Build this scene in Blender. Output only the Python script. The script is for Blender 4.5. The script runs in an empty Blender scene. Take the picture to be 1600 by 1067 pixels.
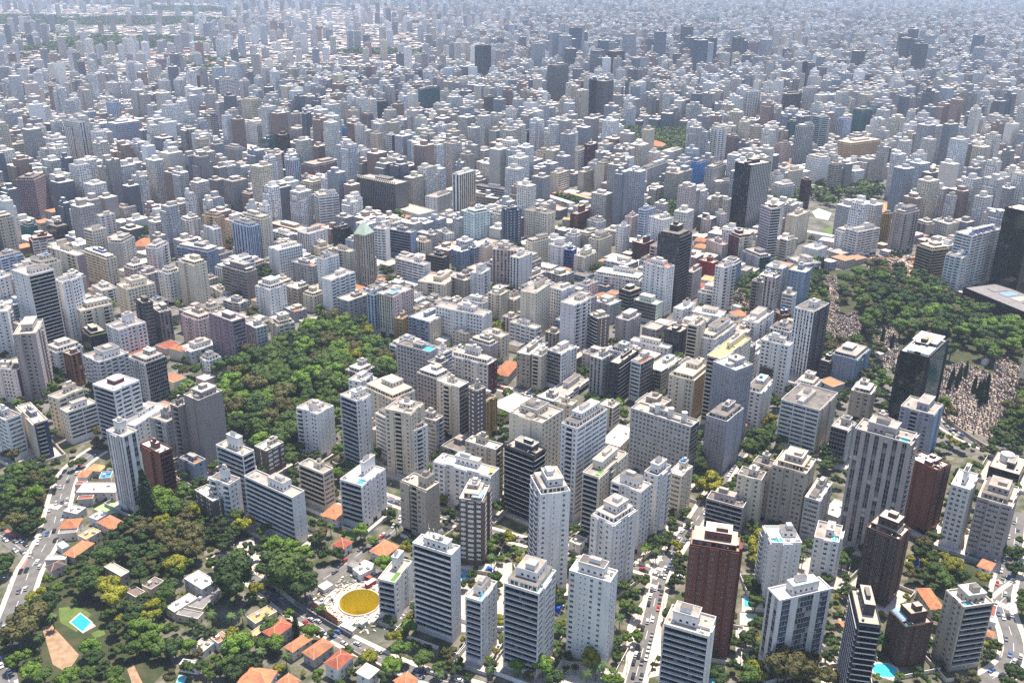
# A dense high rise city seen from a helicopter: everything below is mesh code and node materials.
import bpy, bmesh, math, random
import numpy as np
from mathutils import Matrix, Vector

D = bpy.data
scene = bpy.context.scene
COL = scene.collection
rad = math.radians

# ---------------------------------------------------------------- camera
F_PX=1440.0; CAMH=310.0; VPX,VPY=756.0,4085.5
def _n(v):
    l=math.sqrt(sum(c*c for c in v)); return tuple(c/l for c in v)
def _dot(a,b): return a[0]*b[0]+a[1]*b[1]+a[2]*b[2]
def _cross(a,b): return (a[1]*b[2]-a[2]*b[1],a[2]*b[0]-a[0]*b[2],a[0]*b[1]-a[1]*b[0])
_D=_n((VPX-800,VPY-533.5,F_PX)); UC=tuple(-c for c in _D)
FC=_n(tuple((0,0,1)[i]-_D[2]*_D[i] for i in range(3)))
XC=_cross(FC,UC)
def unproj(px,py,z=0.0):
    d=(px-800,py-533.5,F_PX); w=(_dot(d,XC),_dot(d,FC),_dot(d,UC))
    if w[2]>-1e-4: w=(w[0],w[1],-1e-4)
    t=(z-CAMH)/w[2]
    return (w[0]*t,w[1]*t,z)
def proj(x,y,z):
    v=(x,y,z-CAMH)
    c=tuple(v[0]*XC[i]+v[1]*FC[i]+v[2]*UC[i] for i in range(3))
    return (800+F_PX*c[0]/c[2],533.5+F_PX*c[1]/c[2],c[2])
REG={r+str(i+1):(x,y,16/3) for r,y in zip('ABCDE',(867,680,500,320,180)) for i,x in enumerate((0,267,533,800,1067,1333))}
REG.update({'F1':(0,0,2.907),'F2':(525,0,2.907),'F3':(1050,0,2.907)})
def R(reg,x,y):
    a,b,s=REG[reg]; return a+x/s,b+y/s
def quad_from(reg,N,L,Rr,base):
    n=R(reg,*N)
    if base<0: h=-base
    else:
        by=R(reg,0,base)[1]; bx=n[0]+(by-n[1])*(VPX-n[0])/(VPY-n[1])
        g=unproj(bx,by,0)
        lo,hi=0,300
        for _ in range(50):
            m=(lo+hi)/2
            if proj(g[0],g[1],m)[1]>n[1]: lo=m
            else: hi=m
        h=lo
    p=unproj(n[0],n[1],h); l=unproj(*R(reg,*L),h); r=unproj(*R(reg,*Rr),h)
    a=(l[0]-p[0],l[1]-p[1]); b=(r[0]-p[0],r[1]-p[1])
    la,lb=math.hypot(*a),math.hypot(*b)
    ta,tb=math.atan2(a[1],a[0]),math.atan2(b[1],b[0])
    phi=(ta-tb)%(2*math.pi)
    if phi>math.pi: phi-=2*math.pi
    d=math.pi/2-phi
    ta2=ta+d*lb/(la+lb); tb2=tb-d*la/(la+lb)
    return p,la,lb,ta2,tb2,h,math.degrees(phi)

cam_d = D.cameras.new('camera'); cam = D.objects.new('camera', cam_d); COL.objects.link(cam)
_rows = [[XC[0], -XC[1], -XC[2]], [FC[0], -FC[1], -FC[2]], [UC[0], -UC[1], -UC[2]]]
cam.matrix_world = Matrix.Translation((0, 0, CAMH)) @ Matrix(_rows).to_4x4()
cam_d.sensor_width = 36.0; cam_d.lens = F_PX / 1600 * 36.0
cam_d.clip_start = 1.0; cam_d.clip_end = 40000.0
scene.camera = cam

# ---------------------------------------------------------------- light, sky, exposure
SUN_AZ, SUN_EL = rad(64), rad(72)      # azimuth from +X counter-clockwise
SKY_STRENGTH, SUN_STRENGTH = 0.12, 5.0
world = D.worlds.new('World'); scene.world = world; world.use_nodes = True
nt = world.node_tree; nt.nodes.clear()
sky = nt.nodes.new('ShaderNodeTexSky'); sky.sky_type = 'NISHITA'; sky.sun_disc = False
sky.sun_elevation = SUN_EL; sky.sun_rotation = rad(90) - SUN_AZ
bg = nt.nodes.new('ShaderNodeBackground'); bg.inputs[1].default_value = SKY_STRENGTH
wo = nt.nodes.new('ShaderNodeOutputWorld')
nt.links.new(sky.outputs[0], bg.inputs[0]); nt.links.new(bg.outputs[0], wo.inputs[0])
sun_d = D.lights.new('sun', 'SUN'); sun_d.energy = SUN_STRENGTH; sun_d.angle = rad(0.5); sun_d.color = (1.0, 0.90, 0.78)
sun = D.objects.new('sun', sun_d); COL.objects.link(sun)
sv = Vector((math.cos(SUN_AZ) * math.cos(SUN_EL), math.sin(SUN_AZ) * math.cos(SUN_EL), math.sin(SUN_EL)))
sun.rotation_euler = sv.to_track_quat('Z', 'Y').to_euler()
vs = scene.view_settings
vs.view_transform = 'Standard'; vs.look = 'None'; vs.gamma = 1.0; vs.exposure = 1.05; vs.use_curve_mapping = False
scene.cycles.max_bounces = 5; scene.cycles.diffuse_bounces = 2; scene.cycles.glossy_bounces = 2
scene.cycles.transmission_bounces = 2; scene.cycles.volume_bounces = 0
scene.cycles.use_denoising = False
HAZE_DENSITY = 0.00006

# region key -> origin of a 5.333x zoom (A..E rows) or 2.907x zoom (F row) of the survey photo
BLD = """
C1 1020,985 868,935 1155,935 1600 white V:V tallph #white tower with dark vertical stripes above the small orange roofed shops
B1 1330,160 1180,70 1424,110 520 brick/brick p:Z #red brick tower with curved white balconies beside the white striped tower
C2 230,680 130,620 410,590 1240 taupe n:n bigph #tall mauve grey tower with a pale corner strip at the wooded park's left edge
+C2 60,735 15,695 150,650 1200 taupe k:n
B2 600,180 380,85 690,130 640 white Z:Z tallph #white block with glass fronted balcony slabs and a tall blank rooftop box
B2 200,250 75,210 290,235 400 bluegrey p:p orange #small blue grey block with two orange squares of roof tile
B2 350,560 205,460 430,520 760 brown p:n #brown block with white roof boxes beside the dark woodland
B2 490,420 345,350 560,360 740 white k:p tallph #slim white block with dark balconies left of the long white slab
B2 1012,530 615,345 1110,470 930 white z:n bigph #long white slab with three columns of dark window bands and a blank end wall
B2 795,140 690,100 945,70 330 brown n:b #low brown block with cream penthouse below the wooded park
B2 1270,330 1055,250 1355,290 640 cream z:b #pinkish cream block with zigzag balcony bands right of the long white slab
B3 170,430 42,345 300,270 790 white Z:p tallph,pool #small white tower with black balcony corner and a green rooftop pool
C3 130,685 -30,640 268,640 1260 white Z:p bigph #white tower with black curved balconies and a terracotta terrace
C2 1225,790 1090,715 1310,710 1160 white k:n dark #slim white tower with dark blue balconies at the lower edge of the park
C3 600,935 325,765 690,870 1310 white b:k orange #wide white tower with rows of ribbon windows and a small orange roof
C3 790,850 590,790 845,810 1180 grey b:k
C3 575,790 370,745 680,700 -46 cream p:p
C3 430,670 200,560 605,590 -38 cream p:p orange #rambling cream block with strips of orange tile next to the wooded park
C3 165,525 58,505 268,455 -34 white p:p
C3 735,275 455,205 810,240 745 pinkgrey d:n bluedeck #tall pinkish slab with a turquoise terrace at the park's right edge
+C3 800,500 640,440 900,440 -40 pinkgrey d:n
C3 985,570 795,510 1065,525 1010 cream p:g #cream tower with a dark glass right side behind the long terraced block
C3 1225,380 920,290 1275,330 640 white/maroon d:b tallph #white block with a grid of blue windows and maroon stripes
C3 1180,695 1080,650 1285,640 1000 ochre v:v #ochre tower with narrow vertical window strips
C3 1130,600 1070,570 1185,575 -48 brown p:p
D3 1180,930 805,840 1215,885 1220 white d:n #long white slab of eight storeys with a grid of grey windows
C3 1040,122 935,82 1135,75 265 cream p:p
C3 1240,225 1075,170 1300,190 410 grey p:p
C3 1340,150 1160,110 1420,130 360 cream p:p
B3 715,470 510,380 810,400 880 beige p:n bigph #beige tower with black balconies on its left corner beside the side street
B3 1250,350 780,215 1310,280 700 white d:n yellow #long grey white block with a yellow sunshade on its terrace
B3 1290,130 1040,50 1340,80 560 beige p:k #beige brown tower with stepped rooftop blocks
B3 1175,560 980,545 1255,430 1087 brown b:b solar #slim brown and white tower with a glazed blue roof
B3 920,1010 600,900 985,930 1732 white z:n bigph,pilotis #big pale tower with a honeycomb column of dark balconies and roof antennas
A3 445,240 300,215 600,60 550 white Z:p tallph,green #small white block with dark balconies touching the round yellow pit
A3 1170,400 1040,370 1315,235 925 white Z:p bigph,pool #white tower with black balconies on its narrow side and a small rooftop hot tub
A4 225,335 -50,225 335,130 1030 white Z:b bigph,mint #white tower with wide black balcony bands and a mint green roof terrace
A4 820,240 480,130 870,135 940 white p:p bigph #pale grey tower with a brown gravel roof box at the foot of the avenue
B4 240,505 140,345 490,480 1330 white k:k bigph,pool #tall white tower with paired balconies and a blue half round rooftop pool
B4 180,180 -50,80 260,110 720 charcoal Z:Z bigph #black tower with thin white balcony lines and a blue rooftop pool
C4 250,870 -10,770 410,750 1540 cream n:p bigph #broad cream tower with a rust brown roof and white penthouse
C4 545,915 425,860 775,745 1680 white k:b bigph #tall white tower with big stepped windows and cream lower side
B4 720,360 590,315 950,150 900 cream Z:p bigph,green #cream tower with a dark glazed front and green lawn terrace
B4 1080,480 830,385 1165,415 990 white k:p bigph #white tower with angular roof crown and a red terrace awning
B4 1215,350 1100,310 1330,260 860 white p:k bigph #white tower with octagonal roof crown behind the red awning tower
B4 850,750 668,665 1035,630 1310 white k:p bigph #white tower with scalloped black balconies above the avenue crossing
B4 1410,350 1310,310 1490,260 690 cream b:p
C4 1490,900 1000,735 1544,840 1400 grey d:g tanks #grey lattice fronted block with three white water tanks on the roof
C4 440,640 310,600 630,490 700 white n:b #low white roofed slab with ribbon windows beside a tree lined street
C4 500,720 340,690 560,690 -36 cream p:p
C4 150,300 65,265 230,200 570 beige p:p
C4 245,312 190,292 320,250 590 cream k:p
C4 405,290 305,250 520,225 590 white g:d #white edged block with a blue grey glazed front
C4 195,80 -20,20 235,65 260 white b:k #broad white block with rows of square windows
D4 200,745 90,715 290,660 1150 cream n:p
D4 415,720 300,690 520,680 1060 white d:n
D4 520,845 425,808 632,770 1290 white n:k #plain white walled slab with a clean white roof
D4 715,955 625,915 820,935 1260 brown z:n #brown block with zigzag white balcony bands
C4 745,335 650,305 835,290 665 grey v:d #grey tower with a fine lattice of vertical ribs
C4 890,375 830,345 1025,250 700 charcoal v:Z #black block with dark red edge and white side bands
C4 1075,372 1000,340 1170,310 690 white b:g rust #narrow white block with a rust coloured roof deck
C4 1245,435 1125,395 1405,325 640 cream g:b
C4 1305,245 990,170 1325,215 335 white p:p
C4 1400,110 1290,70 1440,60 310 charcoal v:v
C5 95,515 -99,450 195,400 850 cream/tan k:p #cream block with a tan orange side wall
C5 440,430 280,345 550,365 1120 lilac m:m #tall tower wrapped in lilac grey scaffold netting
+C5 365,855 195,800 500,740 1280 lilac m:n
C5 330,335 200,300 560,305 900 cream z:p yellowdeck #cream block with two yellow roof terraces behind the netted tower
C5 655,620 525,580 730,500 940 white p:p
C5 885,225 645,175 940,200 660 white d:n bigph #white tower with a checkered pattern of small windows
D5 1095,900 960,850 1178,820 1490 white/charcoal v:d #tall slim white and black tower standing before the cemetery trees
C5 1140,760 845,650 1235,600 1140 white/beige b:n terr #broad white block with terraces stepping up its front
C6 150,630 -20,590 200,560 860 beige p:p solar2 #beige block with purple solar panels on its roof
C5 1370,930 1235,890 1440,860 1215 grey g:p
C6 30,340 -175,290 140,250 560 bluegrey n:p #plain blue grey block beside the cemetery
C5 1215,360 1145,330 1250,320 520 charcoal b:b
C6 640,325 400,255 770,170 900 black g:g heli #black pillared mirror glass office tower with a helipad roof
C6 670,800 390,730 765,715 1160 lilac/bluegrey p:n bigph #lilac grey hotel tower in front of the helipad tower
C6 470,1040 15,910 528,950 2000 pinkgrey V:k bigph,pool #huge mauve grey tower with arched balconies and black vertical strips
B6 700,300 480,185 780,235 830 brick n:V #red brick tower with black glass strips behind the huge mauve tower
B6 975,465 815,415 1035,330 950 white d:n tallph #white tower with a square window grid and leaning rooftop box
B6 1320,605 1035,520 1375,440 1060 pinkgrey b:n bigph #pinkish grey block with a right hand column of brown panels
B6 1385,340 1130,265 1450,200 440 charcoal g:g cyl #black glazed low block with a round drum on its white roof
B6 380,880 95,790 515,800 1437 brickbrown V:k bigph #dark red brick tower with stepped brick roof blocks
B5 470,985 55,960 552,860 1830 brick k:k bigph #tall dark red brown tower with a planted corner terrace beside the avenue
A5 215,690 -150,560 240,515 1250 white Z:n bigph #white roofed tower with dark glass bands at the bottom edge beside the avenue
B5 740,905 722,765 970,875 1400 white k:n pool #narrow white tower with a rooftop plunge pool
B5 1300,905 1095,850 1318,760 1237 white k:n pool #slim white tower with teal glass balconies and a turquoise rooftop pool
A5 805,390 705,285 1240,290 980 white V:w bigph #white pillared office tower with a central black glass bay and white roof
A6 45,575 -20,285 232,600 1250 charcoal Z:Z bigph #dark tower with thin grey balcony bands and white roof pergolas
A6 440,610 275,480 690,592 935 brickbrown p:k bigph,dome #low dark brick tower with a glass vault and turquoise roof pool
A6 925,445 790,300 1160,400 970 beige p:Z bigph,pool #beige tower with cantilevered dark balconies near the curved road
B5 500,615 190,540 555,555 870 pinkgrey Z:n bigph #grey block with stacked rounded balconies at its left end
B5 655,385 450,340 710,320 810 cream p:d
B5 1030,330 745,250 1110,210 830 beige d:n bigph #wide tan block with dark glass panel grid
+B5 745,275 590,218 760,240 720 beige p:n
B5 860,620 750,580 920,570 760 pink p:p
B5 1140,560 1015,520 1240,400 900 grey b:n
C1 300,115 108,135 375,0 650 pinkgrey p:p bigph #pinkish grey tower at the left edge with patched plaster
C1 60,-65 -80,-60 90,-130 330 white p:p
C1 140,420 -60,400 195,370 690 white/maroon p:n #white block with a maroon end wall at the left edge
C1 55,840 -80,770 170,790 1180 white b:b
C1 285,870 115,730 400,850 1170 cream/navy p:k teal #cream block with a teal roof box and dark blue balconies
C1 480,665 390,640 695,580 980 cream p:b
C1 560,780 515,740 800,690 1040 white p:b
C1 945,600 765,545 1165,510 1090 white Z:b maroonph #white block with a maroon penthouse left of the park
C1 825,360 690,295 1070,280 660 white b:b bigph #white block with a flat white roof and beige rooftop box
C1 1215,370 1080,320 1380,310 740 grey d:g #grey block with a dark glass front and white cube on the roof
C1 985,90 895,40 1205,20 330 white d:d tallph
C1 750,150 655,90 905,120 300 charcoal g:g green #dark block with a hedge planted roof edge
C1 590,300 530,270 640,280 560 rust v:v #slim rust brown brick block among trees
C1 1120,890 960,850 1390,715 1100 white p:p drum #low white slab with a conical water drum
C1 1390,860 1290,800 1460,800 1150 grey p:p
D1 240,600 95,600 450,560 1250 white/white p:Z bigph #tall white tower with a central column of dark green balconies
D1 530,650 460,620 670,600 1150 white p:p
D1 680,890 605,830 925,830 1150 cream p:k bigph #cream tower with a wide dark balcony front
D1 1055,710 975,665 1285,655 950 cream p:d bigph
D1 1190,830 1105,790 1270,820 1180 charcoal b:b
D1 1330,905 1275,850 1420,880 1150 taupe v:v
D1 850,725 790,670 965,690 870 white p:p
D1 640,430 395,350 690,400 760 cream/mauve k:n #cream block with ribbed bays and a mauve end wall
D1 885,460 690,390 970,440 700 cream b:p blueph #cream block with bright blue roof boxes
D1 1015,325 925,310 1085,270 560 grey n:d
D1 1300,370 1215,360 1400,320 590 white k:p
D1 0,460 -80,430 190,500 620 lightblue b:b
D1 265,310 205,285 455,290 450 brick/white n:b
D1 470,210 390,190 580,130 330 charcoal g:g
D1 235,190 170,185 310,180 290 teal g:g
D1 830,100 780,90 960,80 280 white d:d
E1 285,545 130,545 385,500 870 mauve d:d #wide purple brown tower with rounded corners at the far left
E1 590,110 520,100 695,95 440 white V:V #slim white twin shafted tower with blue glass strips
E1 960,90 880,85 1180,50 270 bluegrey n:d #broad blue grey curved slab in the distance
D2 195,510 65,465 300,515 870 cream p:p #cream tower stepping down to the right
D2 310,400 60,350 385,370 620 bluegrey b:p #long blue grey slab with ribbon windows
D2 630,570 440,510 705,540 830 taupe b:n bigph #taupe slab with ribbon windows and white roof boxes
D2 650,190 505,150 740,170 490 lightblue V:V
D2 745,130 585,90 835,110 460 cream b:p
D2 900,385 820,355 1095,340 650 white n:d
D2 1180,520 1015,475 1220,500 710 grey d:p orange
D2 1270,460 1215,440 1395,460 840 white p:p
D2 1330,635 1275,610 1510,560 930 white n:b
D2 830,712 710,680 960,700 970 white p:p bigph
D2 1030,900 950,860 1130,870 980 lilac p:p orange
D2 895,1010 805,980 1040,990 1190 cream p:b bigph
D2 1130,1010 1050,970 1290,985 1090 cream p:p orange
D2 510,980 340,900 600,940 1340 mauve p:b #large mauve brown block at the park's upper left corner
D2 230,970 90,915 340,930 1200 pink p:p
C2 710,75 605,30 805,50 300 grey v:d
C2 165,275 115,215 365,190 370 white p:p bigph
C2 320,350 240,335 420,380 -15 white p:p
D2 150,140 65,120 255,120 300 white b:p
D2 390,110 265,90 440,90 390 tan p:p
+D2 360,212 265,175 415,205 -30 white p:p
D2 1100,230 845,145 1160,200 310 beige b:b
D2 980,260 840,215 1045,240 330 white b:b
D2 1240,370 1155,330 1345,350 470 cream p:p bigph
D2 1150,250 1085,220 1275,200 450 white v:p
D2 1424,210 1345,190 1500,190 380 charcoal g:g
D2 570,830 430,800 650,800 930 grey b:b
D2 430,740 345,680 490,720 800 white p:p
D3 200,262 100,250 285,235 700 beige v:v pyramid #beige tower topped by a pale green glass pyramid
D3 370,210 270,200 405,190 500 white b:n
D3 580,240 410,200 600,220 450 bluegrey z:n
D3 690,510 455,450 745,490 700 white b:p
D3 850,450 700,420 905,430 590 charcoal z:n
D3 860,672 660,630 925,600 800 cream p:p bigph
D3 790,810 695,780 865,790 880 grey b:p
D3 430,770 325,740 575,700 1110 cream/pink v:p solar #cream and pink tower with a pale blue glazed rooftop
+D3 270,762 215,745 325,742 1080 lightblue v:v
D3 60,810 0,770 220,735 1010 grey d:d
D3 510,960 440,945 560,930 1130 ochre p:p orange
D3 735,982 560,940 880,920 1200 bluegrey/cream b:p
D3 1170,582 1075,570 1250,540 790 white p:p bigph #clean white tower with square windows and a bluish roof box
D3 1030,640 925,600 1075,620 790 beige k:p
D3 1330,760 1220,740 1410,720 960 cream p:p bigph
D3 1180,830 1015,790 1220,810 1040 white p:p bigph
D3 1470,392 1265,370 1490,360 690 pink v:v #pinkish tower with dark vertical window strips
D3 1110,80 1010,60 1255,60 320 paleteal d:d #white and teal checked tower with many square windows
D4 -20,60 -100,40 90,50 370 navy d:d #dark blue panelled tower
D4 300,80 95,50 385,65 310 cream d:d
E3 650,832 370,730 735,790 905 white p:p
D3 1110,370 1060,350 1150,340 545 bluegrey b:b
D3 1000,400 940,370 1065,370 560 bluegrey b:d
D3 700,320 600,290 735,300 440 cream v:p orange
D3 760,260 615,235 825,250 380 grey p:p
D3 880,250 785,215 945,240 330 white p:p
D3 1200,360 1150,350 1265,330 505 cream p:p
D3 70,400 -60,360 100,380 640 cream p:p
D4 545,85 485,75 655,80 230 brick k:k tallph #brick red tower with stepped top in the middle distance
D4 720,152 620,130 795,140 240 white p:p
D4 930,192 860,180 1000,180 420 white p:v
D4 730,300 645,280 830,260 470 cream d:d bigph
D4 630,262 560,240 725,230 370 beige p:p
D4 520,272 455,250 560,250 380 white v:v
D4 600,442 530,420 680,395 600 cream p:d bigph
D4 430,360 315,330 475,330 530 white p:n
D4 505,388 437,375 535,365 560 blue z:n #block with bright blue window bands
D4 170,322 130,300 305,280 500 cream p:p
D4 60,452 0,430 145,400 745 white v:p dark
D4 150,620 105,600 275,550 710 pinkgrey b:p
D4 410,600 310,560 500,560 690 grey b:b
D4 1290,532 1095,480 1352,510 930 white p:p bigph,rust #stepped white tower with a terracotta terrace below the dark twin tower
D4 1220,682 1095,640 1275,640 810 grey b:b bigph
D4 1200,840 1015,795 1255,810 1000 palegreen g:p bigph
D4 985,732 905,700 1080,690 870 charcoal Z:Z
D4 820,842 695,800 900,800 1000 grey p:p bigph
D4 620,682 555,660 705,640 825 white n:d
D4 970,972 875,940 1060,910 1150 pinkgrey p:p bigph
D4 1400,282 1210,250 1514,240 860 charcoal v:z tallph #tall charcoal twin tower left of the cemetery trees
D4 1100,332 1020,310 1170,300 475 maroon v:p tallph #maroon block with white window strips
D4 1250,132 1145,100 1345,110 425 white p:p
D4 1110,52 1045,45 1220,30 310 lightblue b:b
D4 1000,112 945,100 1045,90 300 pink p:p
D4 1060,640 700,570 1080,590 -17 white p:p
D4 960,510 780,460 1040,470 -16 white b:b
D4 790,692 710,660 870,650 755 bluegrey b:p orange
D4 10,800 -100,760 85,760 930 cream p:p
D4 1424,882 1350,860 1520,820 990 white p:p
D5 330,342 205,290 380,330 465 pink n:p
D5 470,282 380,250 585,270 490 maroon/cream p:p #maroon and cream block near the cemetery wall
D5 640,447 510,385 715,430 570 lilac/teal n:z #blank lilac box building with a green glass end
D5 735,42 630,10 830,40 470 white d:z grid #white tower framed by a dark maroon grid
D5 870,302 800,290 955,285 480 cream b:b
D5 950,102 860,90 1075,60 345 cream n:p
D5 1120,382 1000,350 1200,350 480 white n:n
D5 1010,502 885,440 1130,480 555 white b:b
D5 345,532 275,510 430,500 900 white p:k #slim white tower with a black balcony strip beside a red building
D5 340,772 145,720 365,720 880 white p:p bigph
D5 310,942 75,890 345,890 1000 white p:p
D5 85,572 70,560 160,530 800 pinkgrey b:p
D5 250,492 150,460 275,470 620 red n:n #low bright red building with a black upper box
D5 200,132 150,120 240,125 260 pink p:p
D5 320,82 260,60 370,80 215 white p:p
D5 830,932 735,880 905,920 1000 brick p:p
D5 620,992 500,960 745,890 1220 white p:p bigph
C5 540,112 415,90 600,60 290 pink d:p
C5 265,172 125,135 440,40 400 white p:p bigph
C5 120,58 45,40 190,0 410 cream z:p
C5 745,422 650,390 780,380 640 charcoal v:b
D6 990,267 865,230 1220,200 720 white b:b solar2 #broad white office block with blue glass ribbon windows and an overhanging top
+D6 900,447 765,420 985,425 750 white b:b
D6 660,387 560,340 770,360 650 bronze z:z #cube office block striped in bronze and dark bands
D6 790,167 680,140 890,150 310 grey/cream d:n
D6 430,82 345,60 545,50 410 pinkgrey k:k bigph #wide grey balcony tower above the construction site
D6 245,82 195,70 340,80 330 ochre v:v #yellow ochre tower with black strips
D5 1380,242 1290,210 1424,220 410 white d:n
D6 40,232 -30,200 190,190 450 white b:b
D6 610,172 525,140 670,160 270 grey b:n
D6 680,92 580,60 770,80 145 white p:p
D6 1500,75 1265,-15 1620,20 780 black g:g mirror #dark mirror glass tower filling the right edge
D6 1500,930 940,690 1780,880 1060 black z:z -,slab #long low black office slab with a striped garden roof
E5 570,422 460,390 712,390 960 black/grey g:v #tall black glass tower with grey ribs standing alone in the middle distance
E5 640,312 490,300 720,322 500 white d:d
E5 130,412 50,400 190,410 620 brightblue g:g #bright blue windowless looking block
E5 260,452 185,440 360,450 700 grey p:p
E5 275,577 240,560 440,560 710 grey n:n
E5 300,122 235,130 370,120 430 white k:k #tall white balcony tower left of the black glass tower
E5 430,192 350,190 475,180 400 mauve d:d
E5 620,102 540,90 690,110 260 cream d:d
E5 1160,372 1030,320 1230,360 600 white d:n #bold white slab with a gridded face right of the black glass tower
E5 1000,102 940,90 1100,90 450 grey v:v
E5 1150,22 1080,10 1220,20 330 paleteal z:z
E5 1340,42 1285,30 1410,40 230 lightblue v:v
E5 1030,547 985,530 1075,545 780 maroon z:z #narrow maroon banded tower beside the tennis courts
E5 790,512 715,510 840,530 700 white p:p
E5 830,602 740,590 935,600 740 white p:p
E5 900,472 835,490 1005,470 640 cream p:p
E5 1270,422 1215,410 1330,410 650 beige b:b
E5 1400,252 1275,240 1660,230 390 tan d:d #long tan slab with four raised stair towers
E5 820,252 770,240 900,260 430 pink d:n
E5 930,62 870,50 990,60 300 teal g:g
E4 550,302 485,290 645,290 500 cream/white n:b
E4 650,252 605,240 715,245 490 maroon b:b #slender maroon tower between two cream towers
E4 770,422 690,410 830,410 670 cream n:p
E4 600,482 550,480 680,480 660 beige n:p
E4 385,492 318,490 480,540 680 cream n:b
E4 1130,452 1070,445 1300,430 620 white/grey n:d #white office block with a gridded grey side near the church
E4 1330,312 1245,300 1424,300 440 white n:n
E4 120,152 85,145 178,150 390 navy g:g
E4 260,322 190,320 320,320 450 cream p:p
E4 730,192 690,190 775,185 330 lightblue b:b
E3 450,582 170,510 510,550 860 darkgrey v:n crown #massive dark grey concrete slab with a toothed roofline
E3 985,502 940,490 1105,460 860 white/cream V:V #very slim pale tower with a black side strip
E3 800,692 695,680 930,650 830 white p:v
E3 1190,302 1110,300 1270,300 405 white/white b:b teal2
E3 220,2 175,0 270,5 170 mauve d:d
E3 160,92 110,85 200,92 300 white p:p
E3 420,172 370,170 460,168 400 white/maroon b:n #small white tower with a maroon side
E3 20,112 -20,110 50,112 230 brightblue g:g
E3 300,162 240,160 350,165 330 cream p:p
E3 1300,700 1045,665 1330,690 790 taupe b:b
E3 1360,622 1110,590 1410,615 720 white z:n
E2 330,12 275,0 390,8 215 navy b:b
E2 715,92 605,85 800,85 290 white p:v #white tower group with red brown strips
E2 925,172 870,160 990,165 370 brickbrown g:g
E2 900,342 845,335 950,332 475 charcoal d:d
E2 1010,382 950,375 1075,372 620 lightblue v:v #pale blue white ribbed tower
E2 1200,432 1085,425 1424,415 535 mauve b:b
E2 540,292 425,275 620,285 440 grey d:n
E2 1180,582 1060,570 1320,555 710 cream v:v
E2 1230,692 1165,675 1410,680 930 white b:b #curved white apartment block with balcony bands
E2 810,202 755,195 870,200 330 teal g:g
E2 1050,132 965,120 1135,128 240 lightblue v:v
F2 668,212 630,205 705,210 355 navy g:g #lone dark blue skyscraper in the far distance
F2 1000,305 960,300 1058,305 480 darkgrey d:d #big dark curved skyscraper above the city centre
F2 1190,238 1155,232 1228,236 400 navy d:d
F2 1270,240 1232,236 1312,240 395 charcoal v:v #black ribbed skyscraper in the distant cluster
F2 1165,362 1150,356 1185,360 550 navy g:g
F2 1220,372 1182,370 1262,372 550 darkgrey d:d
F2 1115,415 1086,412 1150,412 580 cream v:v #cream ribbed round tower below the dark skyscrapers
F2 1365,270 1327,266 1405,270 395 bluegrey b:b
F2 1110,214 1086,210 1140,212 300 bluegrey v:v
F2 690,444 672,440 720,444 590 darkgrey v:v
F2 385,410 367,405 470,415 515 teal g:b
F2 200,468 172,465 236,468 550 navy g:g
F2 272,424 250,420 302,424 490 darkgrey n:n
F3 350,195 316,192 400,195 320 mauve d:d
F3 600,285 580,282 630,285 420 navy g:g
F3 530,430 490,427 590,430 520 charcoal d:d
F3 630,402 597,400 665,402 520 white v:v
F3 825,245 767,240 895,245 330 grey d:d
F3 960,230 930,226 992,230 300 darkgrey b:b
F3 1175,280 1147,276 1205,280 345 brown d:d
F3 865,505 822,500 912,505 620 teal g:g
F3 345,420 335,425 405,420 560 white k:k
F1 510,380 476,378 545,380 460 white v:v
F1 575,380 547,378 610,380 460 white v:v
F1 745,370 716,368 775,370 450 white v:v
F1 815,370 786,368 845,370 450 white v:v
F1 890,350 876,348 912,350 420 maroon n:n #small dark pink slab in the distance
F1 1030,365 992,362 1080,365 470 brown b:b
F1 725,275 706,272 752,275 350 mauve d:d
F1 768,250 742,248 792,250 310 mauve d:d
F1 515,470 480,468 545,470 560 lightblue v:v
F1 360,560 285,550 385,555 770 white v:v
F1 1140,460 1095,455 1190,460 560 cream d:d
F1 60,660 35,655 130,650 750 palegreen b:b
"""
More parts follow.
